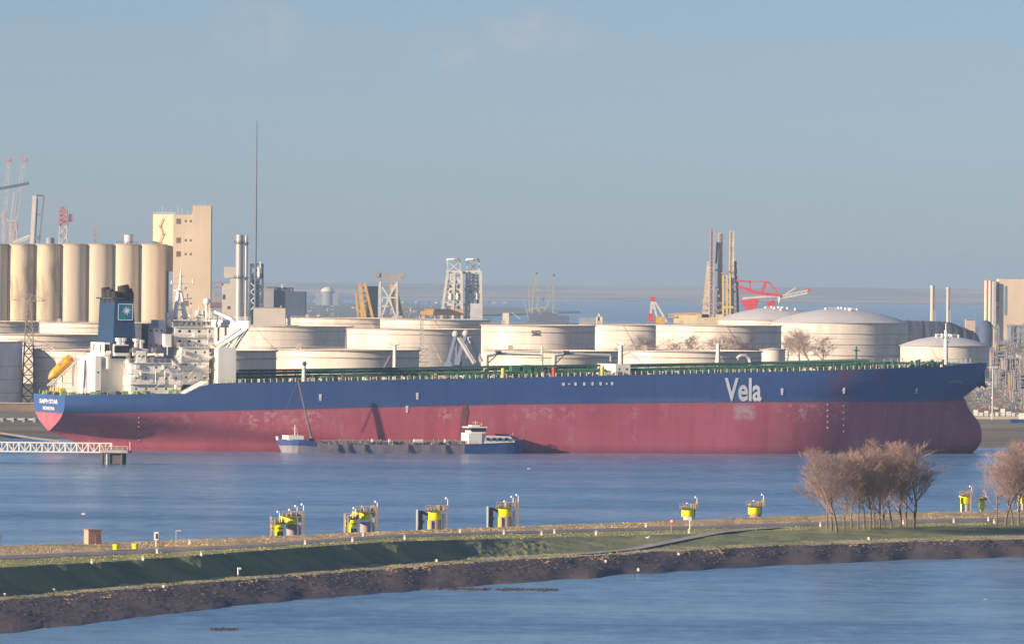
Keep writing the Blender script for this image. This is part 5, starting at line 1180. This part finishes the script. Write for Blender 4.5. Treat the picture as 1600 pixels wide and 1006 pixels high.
# bright footbridge on piles to a berthing dolphin, lower left
YB = 2537; loc, L, s = frame(80, YB, 0)
t = thing('jetty_footbridge', 'white truss footbridge over the water at the lower left of the tanker', 'footbridge', loc)
b = MB(); z0_, z1_ = L(80, 705.5).z, L(80, 691.5).z; xa, xb = L(-60, 700).x, L(174, 700).x; n_ = 26; dx = (xb - xa) / n_
for y_ in (-1, 1):
    b.bar((xa, y_, z0_), (xb, y_, z0_), .34); b.bar((xa, y_, z1_), (xb, y_, z1_), .34)
    for k in range(n_ + 1):
        x_ = xa + dx * k; b.bar((x_, y_, z0_), (x_, y_, z1_), .42 if k % 2 == 0 else .2)
        if k < n_: b.bar((x_, y_, z0_ if k % 2 else z1_), (x_ + dx, y_, z1_ if k % 2 else z0_), .2)
b.build('truss', white, t)
b = MB(); b.box(xa, xb, -1, 1, z0_, z0_ + .25); b.build('deck', greym, t)
b = MB(); b.rail([(xa, -1.05, z0_ + 1.2), (xb, -1.05, z0_ + 1.2)], .6, .06, 1.2); b.build('handrail', darkm, t)
loc, L, s = frame(185, YB + 2, 0); t = thing('berthing_dolphin', 'concrete capped pile dolphin at the end of the footbridge', 'dolphin', loc)
b = MB(); z_ = L(185, 707).z; zt_ = L(185, 701).z; b.box(L(164, 0).x, L(207, 0).x, -4, 4, z_, z_ + .9); b.box(L(178, 0).x, L(202, 0).x, -3, 3, z_ + .9, zt_); b.build('cap', concrete, t)
for px, y_ in ((168, -3), (172.5, 2.5), (198, -3), (201, 2.5), (175, -3)): MB().cyl(L(px, 0).x, y_, -2, z_, .42, 10).build('pile', darkm if px != 175 else concrete, t)
b = MB(); b.box(L(179, 0).x, L(196, 0).x, -2.6, 2, .2, z_); b.build('fender_block', mat('fender_dark', (.12, .10, .11), .8), t)
b = MB(); b.rail([(L(164, 0).x, -3.8, z_ + .9), (L(207, 0).x, -3.8, z_ + .9)], 1.1, .08, 1.5); b.build('railing', cream, t)
b = MB(); p = L(204, 690.5); b.tube((p.x, 0, z_), p, .35, 8); b.build('light_post', pinkm, t)
# ------------------------------------------------------------------ bare trees
def bare_tree_mesh(seed, h, spread, dens=1.0):
    """leader with ascending limbs that divide into ever finer twigs"""
    rg = random.Random(seed); tr, cr = MB(), MB()
    def branch(p, d, ln, r_, lev):
        q = p; n_ = 3 if lev < 3 else 2; pts = [p]
        for k in range(n_):
            d = (d + Vector((rg.uniform(-.16, .16), rg.uniform(-.16, .16), rg.uniform(0, .16)))).normalized()
            q2 = q + d * ln / n_; r2 = r_ * (.80 if lev < 4 else .7); cr.tube(q, q2, r_, 4 if lev < 2 else 3, r2); r_ = r2; q = q2; pts.append(q)
        if lev >= 4: return
        m_ = (0, 6, 5, 4)[lev]
        for k in range(m_):
            u = rg.uniform(.25, 1); st = pts[0].lerp(pts[-1], u) if lev > 1 else (pts[int(u * n_)]).lerp(pts[min(n_, int(u * n_) + 1)], .5)
            o = d.orthogonal().normalized(); o.rotate(Matrix.Rotation(rg.uniform(0, 6.283), 3, d)); ti = rg.uniform(.35, .85)
            nd = (d * math.cos(ti) + o * math.sin(ti) + Vector((0, 0, .18))).normalized(); branch(st, nd, ln * rg.uniform(.42, .62), max(.015, r_ * .6), lev + 1)
    p = Vector((0, 0, -.4)); d = Vector((rg.uniform(-.05, .05), rg.uniform(-.05, .05), 1)).normalized(); N_ = 9; r0 = h * .0135
    for k in range(N_):
        q = p + d * h * .93 / N_; r1 = r0 * (.90 if k < 4 else .74); tr.tube(p, q, r0, 6, r1)
        f = (k + 1) / N_
        if f > .27:
            for m_ in range(3 if f < .9 else 4):
                a = rg.uniform(0, 6.283); ti = rg.uniform(.40, .80) * spread * (1.0 if f < .7 else .7)
                nd = Vector((math.cos(a) * math.sin(ti), math.sin(a) * math.sin(ti), math.cos(ti))); branch(p.lerp(q, rg.random()), nd, h * .44 * (1.15 - .60 * f) * rg.uniform(.75, 1.15), r0 * .42, 1)
        d = (d + Vector((rg.uniform(-.1, .1), rg.uniform(-.1, .1), 0))).normalized(); p = q; r0 = r1
    zs = max(v[2] for v in cr.v); k = h / zs
    for mb in (tr, cr): mb.v = [(x * k, y * k, z * k) for x, y, z in mb.v]
    return tr, cr
TREES = []
for sd, sp in ((1, 1.0), (2, 1.15), (5, .85), (8, 1.05)):
    tr, cr = bare_tree_mesh(sd, 17.0, sp, .88)
    root = thing('bare_tree', 'x', 'tree', (0, 0, 0)); tr.build('trunk', bark, root); cr.build('crown', twig, root); TREES.append([root, False])
def put_tree(k, loc, h, rz, label, group, wide=1.0):
    T = TREES[k]; o = T[0] if not T[1] else copy_tree(T[0]); T[1] = True
    o.location = loc; s_ = h / 17.0; o.scale = (s_ * wide, s_ * wide, s_); o.rotation_euler = (0, 0, rz); tag(o, label, 'tree', group); return o
GTREE = 'bare trees along the dike road'
rows_t = [ # px, base v, height px, label
 (1292, 3.9, 122, 'leftmost bare tree of the big clump on the dike'), (1298.5, 4.15, 131, 'bare tree next to the leftmost, with a darker forked trunk'),
 (1307, 4.3, 138, 'tall bare tree third from the left of the clump, trunk dark up to the fork'), (1319, 4.2, 134, 'bare tree with pale orange foot, left part of the clump'),
 (1330, 3.7, 128, 'thin bare tree just right of the pale-footed one'), (1341, 4.2, 126, 'bare tree fifth of the clump, straight slim trunk'),
 (1350.5, 4.1, 134, 'bare tree at the middle of the clump, left of two close trunks'), (1359.5, 4.15, 139, 'left one of two close trunks at the middle of the clump'),
 (1366, 4.0, 130, 'right one of two close trunks at the middle of the clump'), (1374, 4.2, 144, 'tall bare tree right of the middle of the clump'),
 (1382, 4.0, 131, 'bare tree with slim trunk between two darker ones'), (1393, 4.1, 136, 'bare tree left of the dark thick trunk'),
 (1406, 4.0, 142, 'bare tree with thick dark trunk in the right part of the clump'), (1415.5, 3.8, 133, 'slim bare tree second from the right end of the clump'),
 (1428, 4.1, 142, 'wide spreading bare tree at the right end of the clump')]
rg = random.Random(6)
for i, (px, v, hp, lab) in enumerate(rows_t):
    p = terr(px, min(v, 4.3)); s_ = p.y / FPX; put_tree(i % 4, p, hp * s_ * rg.uniform(.97, 1.02), rg.uniform(0, 6.28), lab, GTREE, 1.75 if i in (1, 2, 12, 14) else rg.uniform(1.25, 1.5))
for i, (px, v, hp, lab) in enumerate(((1557, 4.0, 120, 'first bare tree of the right-edge clump, pale trunk'), (1571, 4.1, 134, 'bare tree with a very dark trunk near the right edge'), (1582, 3.9, 126, 'bare tree just right of the very dark trunk'), (1592, 4.1, 136, 'bare tree second from the right edge'), (1604, 4.0, 140, 'bare tree cut by the right edge of the picture'), (1620, 4.0, 138, 'bare tree just beyond the right edge'))):
    p = terr(px, v); s_ = p.y / FPX; put_tree((i + 1) % 4, p, hp * s_, rg.uniform(0, 6.28), lab, 'bare trees at the right edge', 1.5)
put_tree(3, terr(-6, 2.6), 7, 1.0, 'small bare shrub-like tree at the left end of the dike', GTREE, .9)
for i, (px, top, Y, lab) in enumerate(((1232, 518, 5400, 'left bare tree ashore before the large domed tank'), (1250, 510, 5430, 'tallest bare tree ashore before the large domed tank'), (1268, 514, 5380, 'middle bare tree ashore before the large domed tank'), (1284, 520, 5440, 'right bare tree ashore before the large domed tank'),
        (1000, 520, 4780, 'faint bare tree ashore at the joint of two tanks'), (1052, 524, 4830, 'leftmost faint bare tree before the tank under the jack-up legs'), (1082, 520, 4850, 'second faint bare tree before the tank under the jack-up legs'), (1110, 522, 4820, 'third faint bare tree before the tank under the jack-up legs'), (1140, 518, 4870, 'fourth faint bare tree before the tank under the jack-up legs'), (1163, 522, 4840, 'rightmost faint bare tree before the tank under the jack-up legs'))):
    loc, L, s_ = frame(px, Y); put_tree(i % 4, loc, L(px, top).z, i * 1.3, lab, 'bare trees on the far shore', 2.3)
# ------------------------------------------------------------------ mooring dolphins behind the dike
def dolphin(px, kind, label, cat='dolphin', group=None, base=None, k=1.0, mirror=False):
    P = prow(px)[1]; Y = P.y + 46; loc, L, s = frame(px, Y, 0.0); t = thing('mooring_dolphin', label, cat, loc, 0, group); ybase = base
    def X(dx): return dx * s
    zd = lambda dy: loc_z(dy)
    def loc_z(py): return L(px, py).z
    return t, s, loc_z, Y
def drum(parent, x, y, z0, z1, r_, nm='drum'):
    MB().lathe([(.05, z0), (r_ * .96, z0), (r_, z0 + .12), (r_, z1 - .12), (r_ * .96, z1), (.05, z1)], x, y, 28).build(nm, yellow, parent, smooth=True)
plat = mat('dolphin_deck', (.12, .14, .10), .8); gear = mat('dolphin_gear', (.50, .34, .20), .8, .3, 1.0); lampm = mat('lamp_white', (.85, .88, .9), .4)
monop = mat('monopile', (.34, .28, .29), .8, .2, .4, stretch=(1, 1, .2)); purp = mat('monopile_dark', (.10, .09, .16), .8)
def deck_gear(t, s, x0, x1, z, seed, hscale=1.0):
    rg = random.Random(seed); b = MB(); b.box(x0, x1, -1.9, 1.9, z - .22, z); b.build('platform', plat, t)
    b = MB()
    for i in range(9):
        x = rg.uniform(x0 + .3, x1 - .2); h = (.3 + 1.1 * (x - x0) / (x1 - x0)) * hscale * rg.uniform(.6, 1.1); b.box(x - .16, x + .16, rg.uniform(-1.5, .5), 1, z, z + h)
    b.rail([(x0, -1.8, z), (x1, -1.8, z)], 1.0, .05, .8); b.build('mooring_gear', gear, t)
def lamp(t, x, z0, z1, y=-1.5):
    b = MB(); b.tube((x, y, z0), (x, y, z1), .085, 6); b.tube((x, y, z1), (x - .35, y, z1 + .12), .07, 5); b.build('lamp_post', lampm, t); b = MB(); b.ball((x - .35, y, z1 + .12), .24, 8); b.build('lamp', lampm, t)
def pile_post(t, x, z, w_, nm, m_, y=-1.6):
    b = MB(); b.box(x - w_ / 2, x + w_ / 2, y - .3, y + .3, -2, z); return b.build(nm, m_, t)
# single-drum dolphins with a pale fender pile at left and a tall ladder pile at right
for px, lab, top, d0, d1, sd in ((680, 'dolphin with one yellow drum, third group from the left', 796.5, 797, 811.5, 1), (790, 'dolphin with one yellow drum, fourth group from the left', 791.5, 793, 806.5, 2)):
    t, s, Z, Y = dolphin(px, 'B', lab, group='fendered dolphins behind the dike'); 
    MB().cyl(3.5 * s, 0, -2, Z(d1), 9.5 * s, 24).build('monopile', monop, t, smooth=True); MB().box(-8.5 * s, -5 * s, -1.9, -1.5, -2, Z(d1)).build('boat_landing', yellow, t)
    drum(t, 2 * s, 0, Z(d1), Z(d0 + .6), 10.3 * s); deck_gear(t, s, -11 * s, 21 * s, Z(top), sd, 1.1)
    pile_post(t, -25 * s, Z(top - 1), 2.6 * s, 'fender_pile', lgrey); b = MB(); b.box(-23 * s, -16 * s, -1, 1.6, -2, Z(top + 1)); b.bar((-16 * s, 0, Z(top + 3)), (-9 * s, 0, Z(top + 8)), .5); b.bar((-23 * s, -1, Z(top + 30)), (-12 * s, -1, Z(top + 14)), .25); b.build('fender_frame', mat('frame_brownblack', (.11, .09, .10), .8, .4, 1.0), t)
    b = MB(); b.box(14 * s, 18 * s, 0, 1, -2, Z(top + 6)); b.build('back_pile', lgrey, t)
    pile_post(t, 22.5 * s, Z(top - 8), 3.2 * s, 'ladder_pile', wood); b = MB(); [b.box(20.6 * s, 24.6 * s, -2.02, -1.9, Z(top - 7 + 3 * i) - .06, Z(top - 7 + 3 * i) + .06) for i in range(12)]; b.build('ladder', darkm, t)
    lamp(t, 23 * s, Z(top - 8), Z(top - 18)); 
    if sd == 2: lamp(t, 15 * s, Z(top - 6), Z(top - 15)); lamp(t, 4 * s, Z(top - 2), Z(top - 8))
# double dolphins: a lower pair of drums in front, an upper pair behind
for px, lab, dy, sd in ((453, 'leftmost dolphin group, two tiers of yellow drums', 0, 3), (568, 'second dolphin group from the left, two tiers of yellow drums', -4, 4)):
    t, s, Z, Y = dolphin(px, 'A', lab, group='double dolphins behind the dike'); q = 0 if sd == 3 else -3.5
    MB().cyl(6 * s, 3, -2, Z(820 + dy), 8.5 * s, 24).build('monopile', monop, t, smooth=True); drum(t, 5 * s, 3, Z(819.5 + dy + q), Z(806.5 + dy + q), 9.8 * s); drum(t, -6 * s, 3.4, Z(815.5 + dy + q), Z(807 + dy + q), 6.5 * s if sd == 3 else 9 * s)
    MB().cyl(-13 * s, -2, -2, Z(829 + dy), 6.5 * s, 20).build('monopile', purp, t, smooth=True); drum(t, -15 * s, -2, Z(830 + dy + q), Z(819 + dy + q), 9.2 * s)
    b = MB(); b.lathe([(9.3 * s, Z(825.5 + dy + q)), (9.4 * s, Z(824 + dy + q))], -15 * s, -2, 24); b.build('band', darkm, t)
    deck_gear(t, s, -27 * s, -2 * s, Z(816.5 + dy + q), sd, .9); deck_gear(t, s, -8 * s, 22 * s, Z(805.5 + dy + q), sd + 9, 1.0)
    pile_post(t, -25.5 * s, Z(806 + dy), 3 * s, 'fender_pile', gear if sd == 3 else concrete, -3); pile_post(t, -20 * s, Z(812 + dy), 3 * s, 'fender_pile', wood, -3); MB().box(-19 * s, -15.5 * s, -4, -3.6, -2, Z(820 + dy)).build('boat_landing', yellow, t)
    b = MB(); b.box(17 * s, 21 * s, 0, 1, -2, Z(804 + dy)); b.build('back_pile', greym, t)
    pile_post(t, 25 * s, Z(796.5 + dy), 4 * s, 'ladder_pile', wood); b = MB(); [b.box(22.8 * s, 27.2 * s, -2.02, -1.9, Z(798 + dy + 3 * i) - .06, Z(798 + dy + 3 * i) + .06) for i in range(12)]; b.bar((16 * s, -1, Z(798 + dy)), (16 * s, -1, Z(806 + dy)), .3); b.build('ladder', darkm, t)
    lamp(t, 25 * s, Z(797 + dy), Z(788 + dy)); 
    if sd == 3: lamp(t, 15 * s, Z(800), Z(791)); lamp(t, 5.5 * s, Z(803), Z(797)); lamp(t, -12.5 * s, Z(815), Z(800))
    else: lamp(t, -9 * s, Z(810), Z(794.5)); lamp(t, 4 * s, Z(800), Z(792)); lamp(t, -13 * s, Z(811), Z(806))
# lone drums on slender piles
for px, lab, d0, d1, m_ in ((1078, 'lone yellow drum dolphin left of the other lone one', 794, 807, lgrey), (1182, 'lone yellow drum dolphin nearest the big tree clump', 790, 803, pinkm)):
    t, s, Z, Y = dolphin(px, 'C', lab, group='lone drum dolphins'); MB().cyl(2 * s, 0, -2, Z(d1 - .5), 7.5 * s, 20, 9 * s).build('monopile', m_, t, smooth=True); drum(t, 0, 0, Z(d1), Z(d0), 9.8 * s)
    MB().cyl(9 * s, 2.0, Z(d1 + 1), Z(d0), 3 * s, 12).build('back_fender', darkm, t); deck_gear(t, s, -13 * s, 15 * s, Z(d0 - .6), int(px), 1.0)
    b = MB(); b.bar((13 * s, -1, Z(d0 + 1)), (14 * s, -1, Z(d0 - 11)), .42); b.build('davit', ochre, t); lamp(t, 14 * s, Z(d0 - 10), Z(d0 - 17)); lamp(t, 1 * s, Z(d0 - 1), Z(d0 - 7))
t, s, Z, Y = dolphin(1511, 'D', 'fat yellow drum dolphin between the two tree clumps', group=None); MB().cyl(0, 0, -2, Z(786), 8 * s, 20).build('monopile', cream, t, smooth=True); drum(t, 0, 0, Z(786.5), Z(773.5), 9.6 * s)
pile_post(t, -9 * s, Z(776), 2 * s, 'fender_pile', purp); pile_post(t, 8.2 * s, Z(766), 2.6 * s, 'ladder_pile', wood); lamp(t, 9.5 * s, Z(767), Z(760)); deck_gear(t, s, -9 * s, 8 * s, Z(773), 41, .6)
t, s, Z, Y = dolphin(1538, 'E', 'narrow yellow drum dolphin just right of the fat one', group=None); MB().cyl(0, 0, -2, Z(792), 3 * s, 16).build('monopile', yellow, t, smooth=True); drum(t, 0, 0, Z(793), Z(781), 5 * s); deck_gear(t, s, -5 * s, 7 * s, Z(779), 42, .7); lamp(t, 5 * s, Z(778), Z(768))
t, s, Z, Y = dolphin(1599, 'E', 'yellow and white dolphin cut by the right edge', group=None); drum(t, 3 * s, 0, Z(786), Z(774), 5 * s); MB().cyl(3 * s, 0, -2, Z(786), 3 * s, 16).build('monopile', concrete, t, smooth=True); pile_post(t, -5 * s, Z(766), 3 * s, 'fender_pile', white); deck_gear(t, s, -4 * s, 8 * s, Z(773), 43, .8)
# ------------------------------------------------------------------ small things on the dike
p = terr(147, 1.15); s = p.y / FPX; t = thing('brick_hut', 'square salmon brick hut with flat roof on the dike at left', 'hut', p, R(27))
w_ = 22 * s; h_ = 23 * s; b = MB(); b.box(-w_ / 2, w_ / 2, -w_ / 2 + 1, w_ / 2 + .4, -1, h_ - .18); b.build('wall', brick, t)
b = MB(); b.box(-w_ / 2 - .08, w_ / 2 + .08, -w_ / 2 + .92, w_ / 2 + .48, h_ - .18, h_); b.build('roof', mat('hut_roof', (.40, .26, .20), .9), t)
b = MB(); b.box(.1, .95, -w_ / 2 + .95, -w_ / 2 + 1.02, 0.0, 2.0); b.build('door', mat('door_brown', (.42, .24, .17), .7), t)
for px, lab in ((181, 'small yellow bollard nearer the brick hut'), (211, 'small yellow bollard farther from the brick hut')):
    p = terr(px, 1.9); s = p.y / FPX; t = thing('bollard', lab, 'bollard', p, 0, 'yellow bollards on the dike'); MB().lathe([(4.6 * s, -.3), (4.6 * s, 6.5 * s), (5.4 * s, 7 * s), (5.2 * s, 9 * s), (3 * s, 9.6 * s), (.05, 9.8 * s)], n=18).build('drum', yellow, t, smooth=True)
    MB().lathe([(5 * s, -.3), (5.6 * s, 0), (5.6 * s, .12), (3, .12)], n=16).build('base', concrete, t)
def pole_thing(name, label, cat, px, v, hpx, r_, m_, top=None, group=None):
    p = terr(px, v); s = p.y / FPX; t = thing(name, label, cat, p, 0, group); MB().tube((0, 0, -.4), (0, 0, hpx * s), r_, 8).build('post', m_, t)
    if top: top(t, hpx * s, s)
    return t
def sign_top(t, z, s):
    b = MB(); b.box(-.42, .42, -.18, -.10, z - 1.5, z); b.build('board', white, t); b = MB(); b.box(-.1, .34, -.21, -.18, z - 1.3, z - .3); b.build('panel', darkm, t)
pole_thing('notice_board', 'tall white notice board on a post right of the yellow bollards', 'sign', 244, 1.7, 23, .13, white, sign_top)
pole_thing('thin_pole', 'thin pale pole right of the notice board', 'pole', 275, 1.4, 20, .05, lgrey, lambda t, z, s: MB().box(-.1, .9, -.03, .03, z - .15, z).build('arm', lgrey, t))
def round_top(t, z, s): MB().tube((0, -.12, z - .3), (0, -.06, z - .3), .46, 16).build('disc', redm, t); MB().tube((0, -.15, z - .3), (0, -.12, z - .3), .28, 14).build('disc_face', white, t)
pole_thing('road_sign', 'round red road sign on a pink post left of the lone drums', 'sign', 1049, 3.2, 17, .11, pinkm, round_top)
def blank_top(t, z, s): MB().box(-.34, .34, -.12, -.06, z - .9, z).build('board', lgrey, t)
pole_thing('road_sign', 'grey-white road sign directly below the first lone drum', 'sign', 1078, 3.1, 20, .13, white, blank_top)
pole_thing('kilometre_post', 'white reflector post lower on the grass slope, below the second hectometre row at left', 'post', 372, 5.1, 14, .14, white, lambda t, z, s: MB().box(-.1, .55, -.1, .1, z - .35, z).build('plate', lgrey, t))
MP = [(143, 4.05, 'white marker post below the brick hut'), (223, 4.05, 'white marker post below and left of the notice board'), (245, 3.1, 'white marker post right below the notice board'), (296, 1.6, 'short white marker at the far edge right of the thin pole'), (314, 4.05, 'white marker post right of the thin pole, near verge'),
      (476.5, 3.2, 'white marker post below the leftmost dolphin group'), (550.5, 3.4, 'white marker post below the left part of the second dolphin group'), (567, 2.0, 'white marker post at the foot of the second dolphin group'), (632, 3.6, 'white marker post between second and third dolphin groups'),
      (718.5, 2.2, 'white marker post just right of the third dolphin group'), (787, 3.1, 'white marker post below the fourth dolphin group'), (846, 3.5, 'white marker post right of the fourth dolphin group'), (866, 3.2, 'white marker post next right of it, second past the fourth group'),
      (931, 3.7, 'white marker post where the side road meets the slope'), (1009, 2.0, 'white marker post left of the round red sign'), (1076, 3.9, 'white marker post in front of the grey-white sign'), (1281.5, 3.3, 'white marker post left of the big tree clump'),
      (1411, 3.2, 'white marker post among the right trunks of the clump'), (1544, 2.9, 'white marker post below the narrow drum dolphin'), (1553, 3.6, 'white marker post beside the pale first trunk at right edge'), (1490, 3.2, 'faint white marker post left of the fat drum')]
for (px, v, lab) in MP:
    p = terr(px, v); s = p.y / FPX; t = thing('marker_post', lab, 'marker post', p, 0, 'white marker posts along the dike road'); b = MB(); b.box(-.20, .20, -.12, .12, -.3, 7.2 * s, .85); b.build('post', white, t)
    MB().box(-.14, .14, -.14, -.121, 5 * s, 6.2 * s).build('reflector', greym, t)
for (px, v, lab) in ((7, 5.3, 'small white stone post on the slope foot at far left'), (84, 5.25, 'small white stone post on the slope foot, left of the hut line'), (255, 6.05, 'pale boulder at the rock edge below the notice board'), (682, 5.2, 'small white stone post on the slope foot below the third dolphin group'), (1357, 5.0, 'small white stone post on the slope below the big clump'), (946, 6.35, 'white marker on the rocks below the side road'), (1060, 6.2, 'tiny white marker on the rocks right of the side road'), (997, 6.85, 'tiny white marker at the waterline')):
    p = terr(px, v); s = p.y / FPX; t = tag(MB().box(-.26, .26, -.2, .2, -.3, 4.2 * s, .7).build('stone_post', white, loc=p), lab, 'stone post', 'small white stone posts')
# gulls
def gull(loc, rz, sc, flying, label):
    t = thing('gull', label, 'bird', loc, rz, None); b = MB(); prof = [(-.32, .02), (-.22, .07), (-.05, .11), (.12, .10), (.2, .055), (.26, .065), (.31, .045), (.36, .01)]
    for (x0_, r0_), (x1_, r1_) in zip(prof, prof[1:]): b.tube((x0_ * sc, 0, .02 * sc), (x1_ * sc, 0, (.02 + (.04 if x1_ > .18 else 0)) * sc), r0_ * sc, 8, r1_ * sc)
    b.build('body', white, t); b = MB()
    for sg in (-1, 1):
        if flying: pts = [(.1, .08, .06), (.14, .4, .26), (-.02, .78, .16), (-.08, .38, .2), (-.1, .08, .04)]
        else: pts = [(.14, .09, .06), (-.1, .12, .08), (-.42, .05, .04), (-.1, .1, -.02), (.1, .1, 0)]
        v_ = [(x * sc, sg * y * sc, z * sc) for x, y, z in pts]; b._add(v_ + [(x, y, z - .015 * sc) for x, y, z in v_], [(0, 1, 2, 3, 4), (9, 8, 7, 6, 5)] + [(i, (i + 1) % 5, 5 + (i + 1) % 5, 5 + i) for i in range(5)])
    b.build('wing', mat('gull_grey', (.62, .64, .68), .7), t); MB().tube((.355 * sc, 0, .055 * sc), (.42 * sc, 0, .04 * sc), .02 * sc, 5, .004 * sc).build('beak', yorange, t); return t
gull(at(826.5, 733, 2200), R(30), 1.5, True, 'white gull flying over the open water below the bunker barge')
gull(terr(1012, 4.6) + Vector((0, 0, 1.2)), R(-30), 1.5, True, 'white gull flying low over the side road')
gull(at(130.5, 803, 1700), R(160), 1.4, True, 'white gull flying above the brick hut')
gull(wat(1540, 936, .25), R(20), 1.1, False, 'gull floating on the near water at right')
# ------------------------------------------------------------------ every separate piece of a part becomes a part of its own
def pieces(me, tol):
    n = len(me.vertices); par = list(range(n))
    def fd(a):
        while par[a] != a: par[a] = par[par[a]]; a = par[a]
        return a
    for p in me.polygons:
        vs = p.vertices; a = fd(vs[0])
        for v in vs[1:]:
            c = fd(v)
            if c != a: par[c] = a
    comp = {}
    for i in range(n): comp.setdefault(fd(i), []).append(i)
    L_ = []
    for k_, vs in comp.items():
        co = [me.vertices[i].co for i in vs]; L_.append([[min(c[j] for c in co) - tol for j in range(3)], [max(c[j] for c in co) + tol for j in range(3)], {k_}])
    ch = True
    while ch:
        ch = False; out = []
        for g in L_:
            for o in out:
                if all(g[0][j] <= o[1][j] and o[0][j] <= g[1][j] for j in range(3)):
                    o[0] = [min(a, c) for a, c in zip(o[0], g[0])]; o[1] = [max(a, c) for a, c in zip(o[1], g[1])]; o[2] |= g[2]; ch = True; break
            else: out.append(g)
        L_ = out
    return L_, [fd(i) for i in range(n)]
SKIP = ('hull_lettering', 'stern_name', 'port_of_registry', 'bow_name', 'crown', 'trunk', 'number', 'truss', 'tower', 'leg', 'bulwark', 'deck_pipes', 'catwalk', 'mooring_gear', 'machinery', 'antenna', 'roof_vent', 'pipework', 'sleeper', 'window_')
for o in [x for x in bpy.data.objects if x.type == 'MESH' and x.parent is not None]:
    base = o.name.split('.')[0]
    if base in SKIP or o.get('kind') or len(o.data.polygons) > 4000 or o.data.users > 1: continue
    G_, root_ = pieces(o.data, 0.12)
    if not 1 < len(G_) <= 60: continue
    me = o.data; kids = [c for c in bpy.data.objects if c.parent == o]
    for gi, g in enumerate(G_):
        idx_ = {}; vv = []; ff = []; mm_ = []; sm_ = []
        for p in me.polygons:
            if root_[p.vertices[0]] in g[2]:
                f_ = []
                for v in p.vertices:
                    if v not in idx_: idx_[v] = len(vv); vv.append(tuple(me.vertices[v].co))
                    f_.append(idx_[v])
                ff.append(f_); mm_.append(p.material_index); sm_.append(p.use_smooth)
        m2 = bpy.data.meshes.new(base); m2.from_pydata(vv, [], ff)
        for m_ in me.materials: m2.materials.append(m_)
        m2.polygons.foreach_set('material_index', mm_); m2.polygons.foreach_set('use_smooth', sm_); m2.update()
        if any(sm_):
            try: m2.set_sharp_from_angle(angle=R(38))
            except Exception: pass
        if gi == 0: o.data = m2
        else:
            c = bpy.data.objects.new(base, m2); col.objects.link(c); c.parent = o.parent
# ------------------------------------------------------------------ the air: thin sea haze
hz = bpy.data.materials.new('haze'); hz.use_nodes = True; t = hz.node_tree; t.nodes.remove(t.nodes['Principled BSDF'])
pv = t.nodes.new('ShaderNodeVolumePrincipled'); pv.inputs['Density'].default_value = HAZE; pv.inputs['Color'].default_value = HAZE_C
pv.inputs['Anisotropy'].default_value = 0.0; t.links.new(pv.outputs[0], t.nodes['Material Output'].inputs['Volume'])
b = MB(); b.box(-10500, 10500, -1200, 60000, -5.0, 200.0); o = b.build('haze', hz); tag(o, kind='stuff', label='thin bluish sea haze over the harbour')
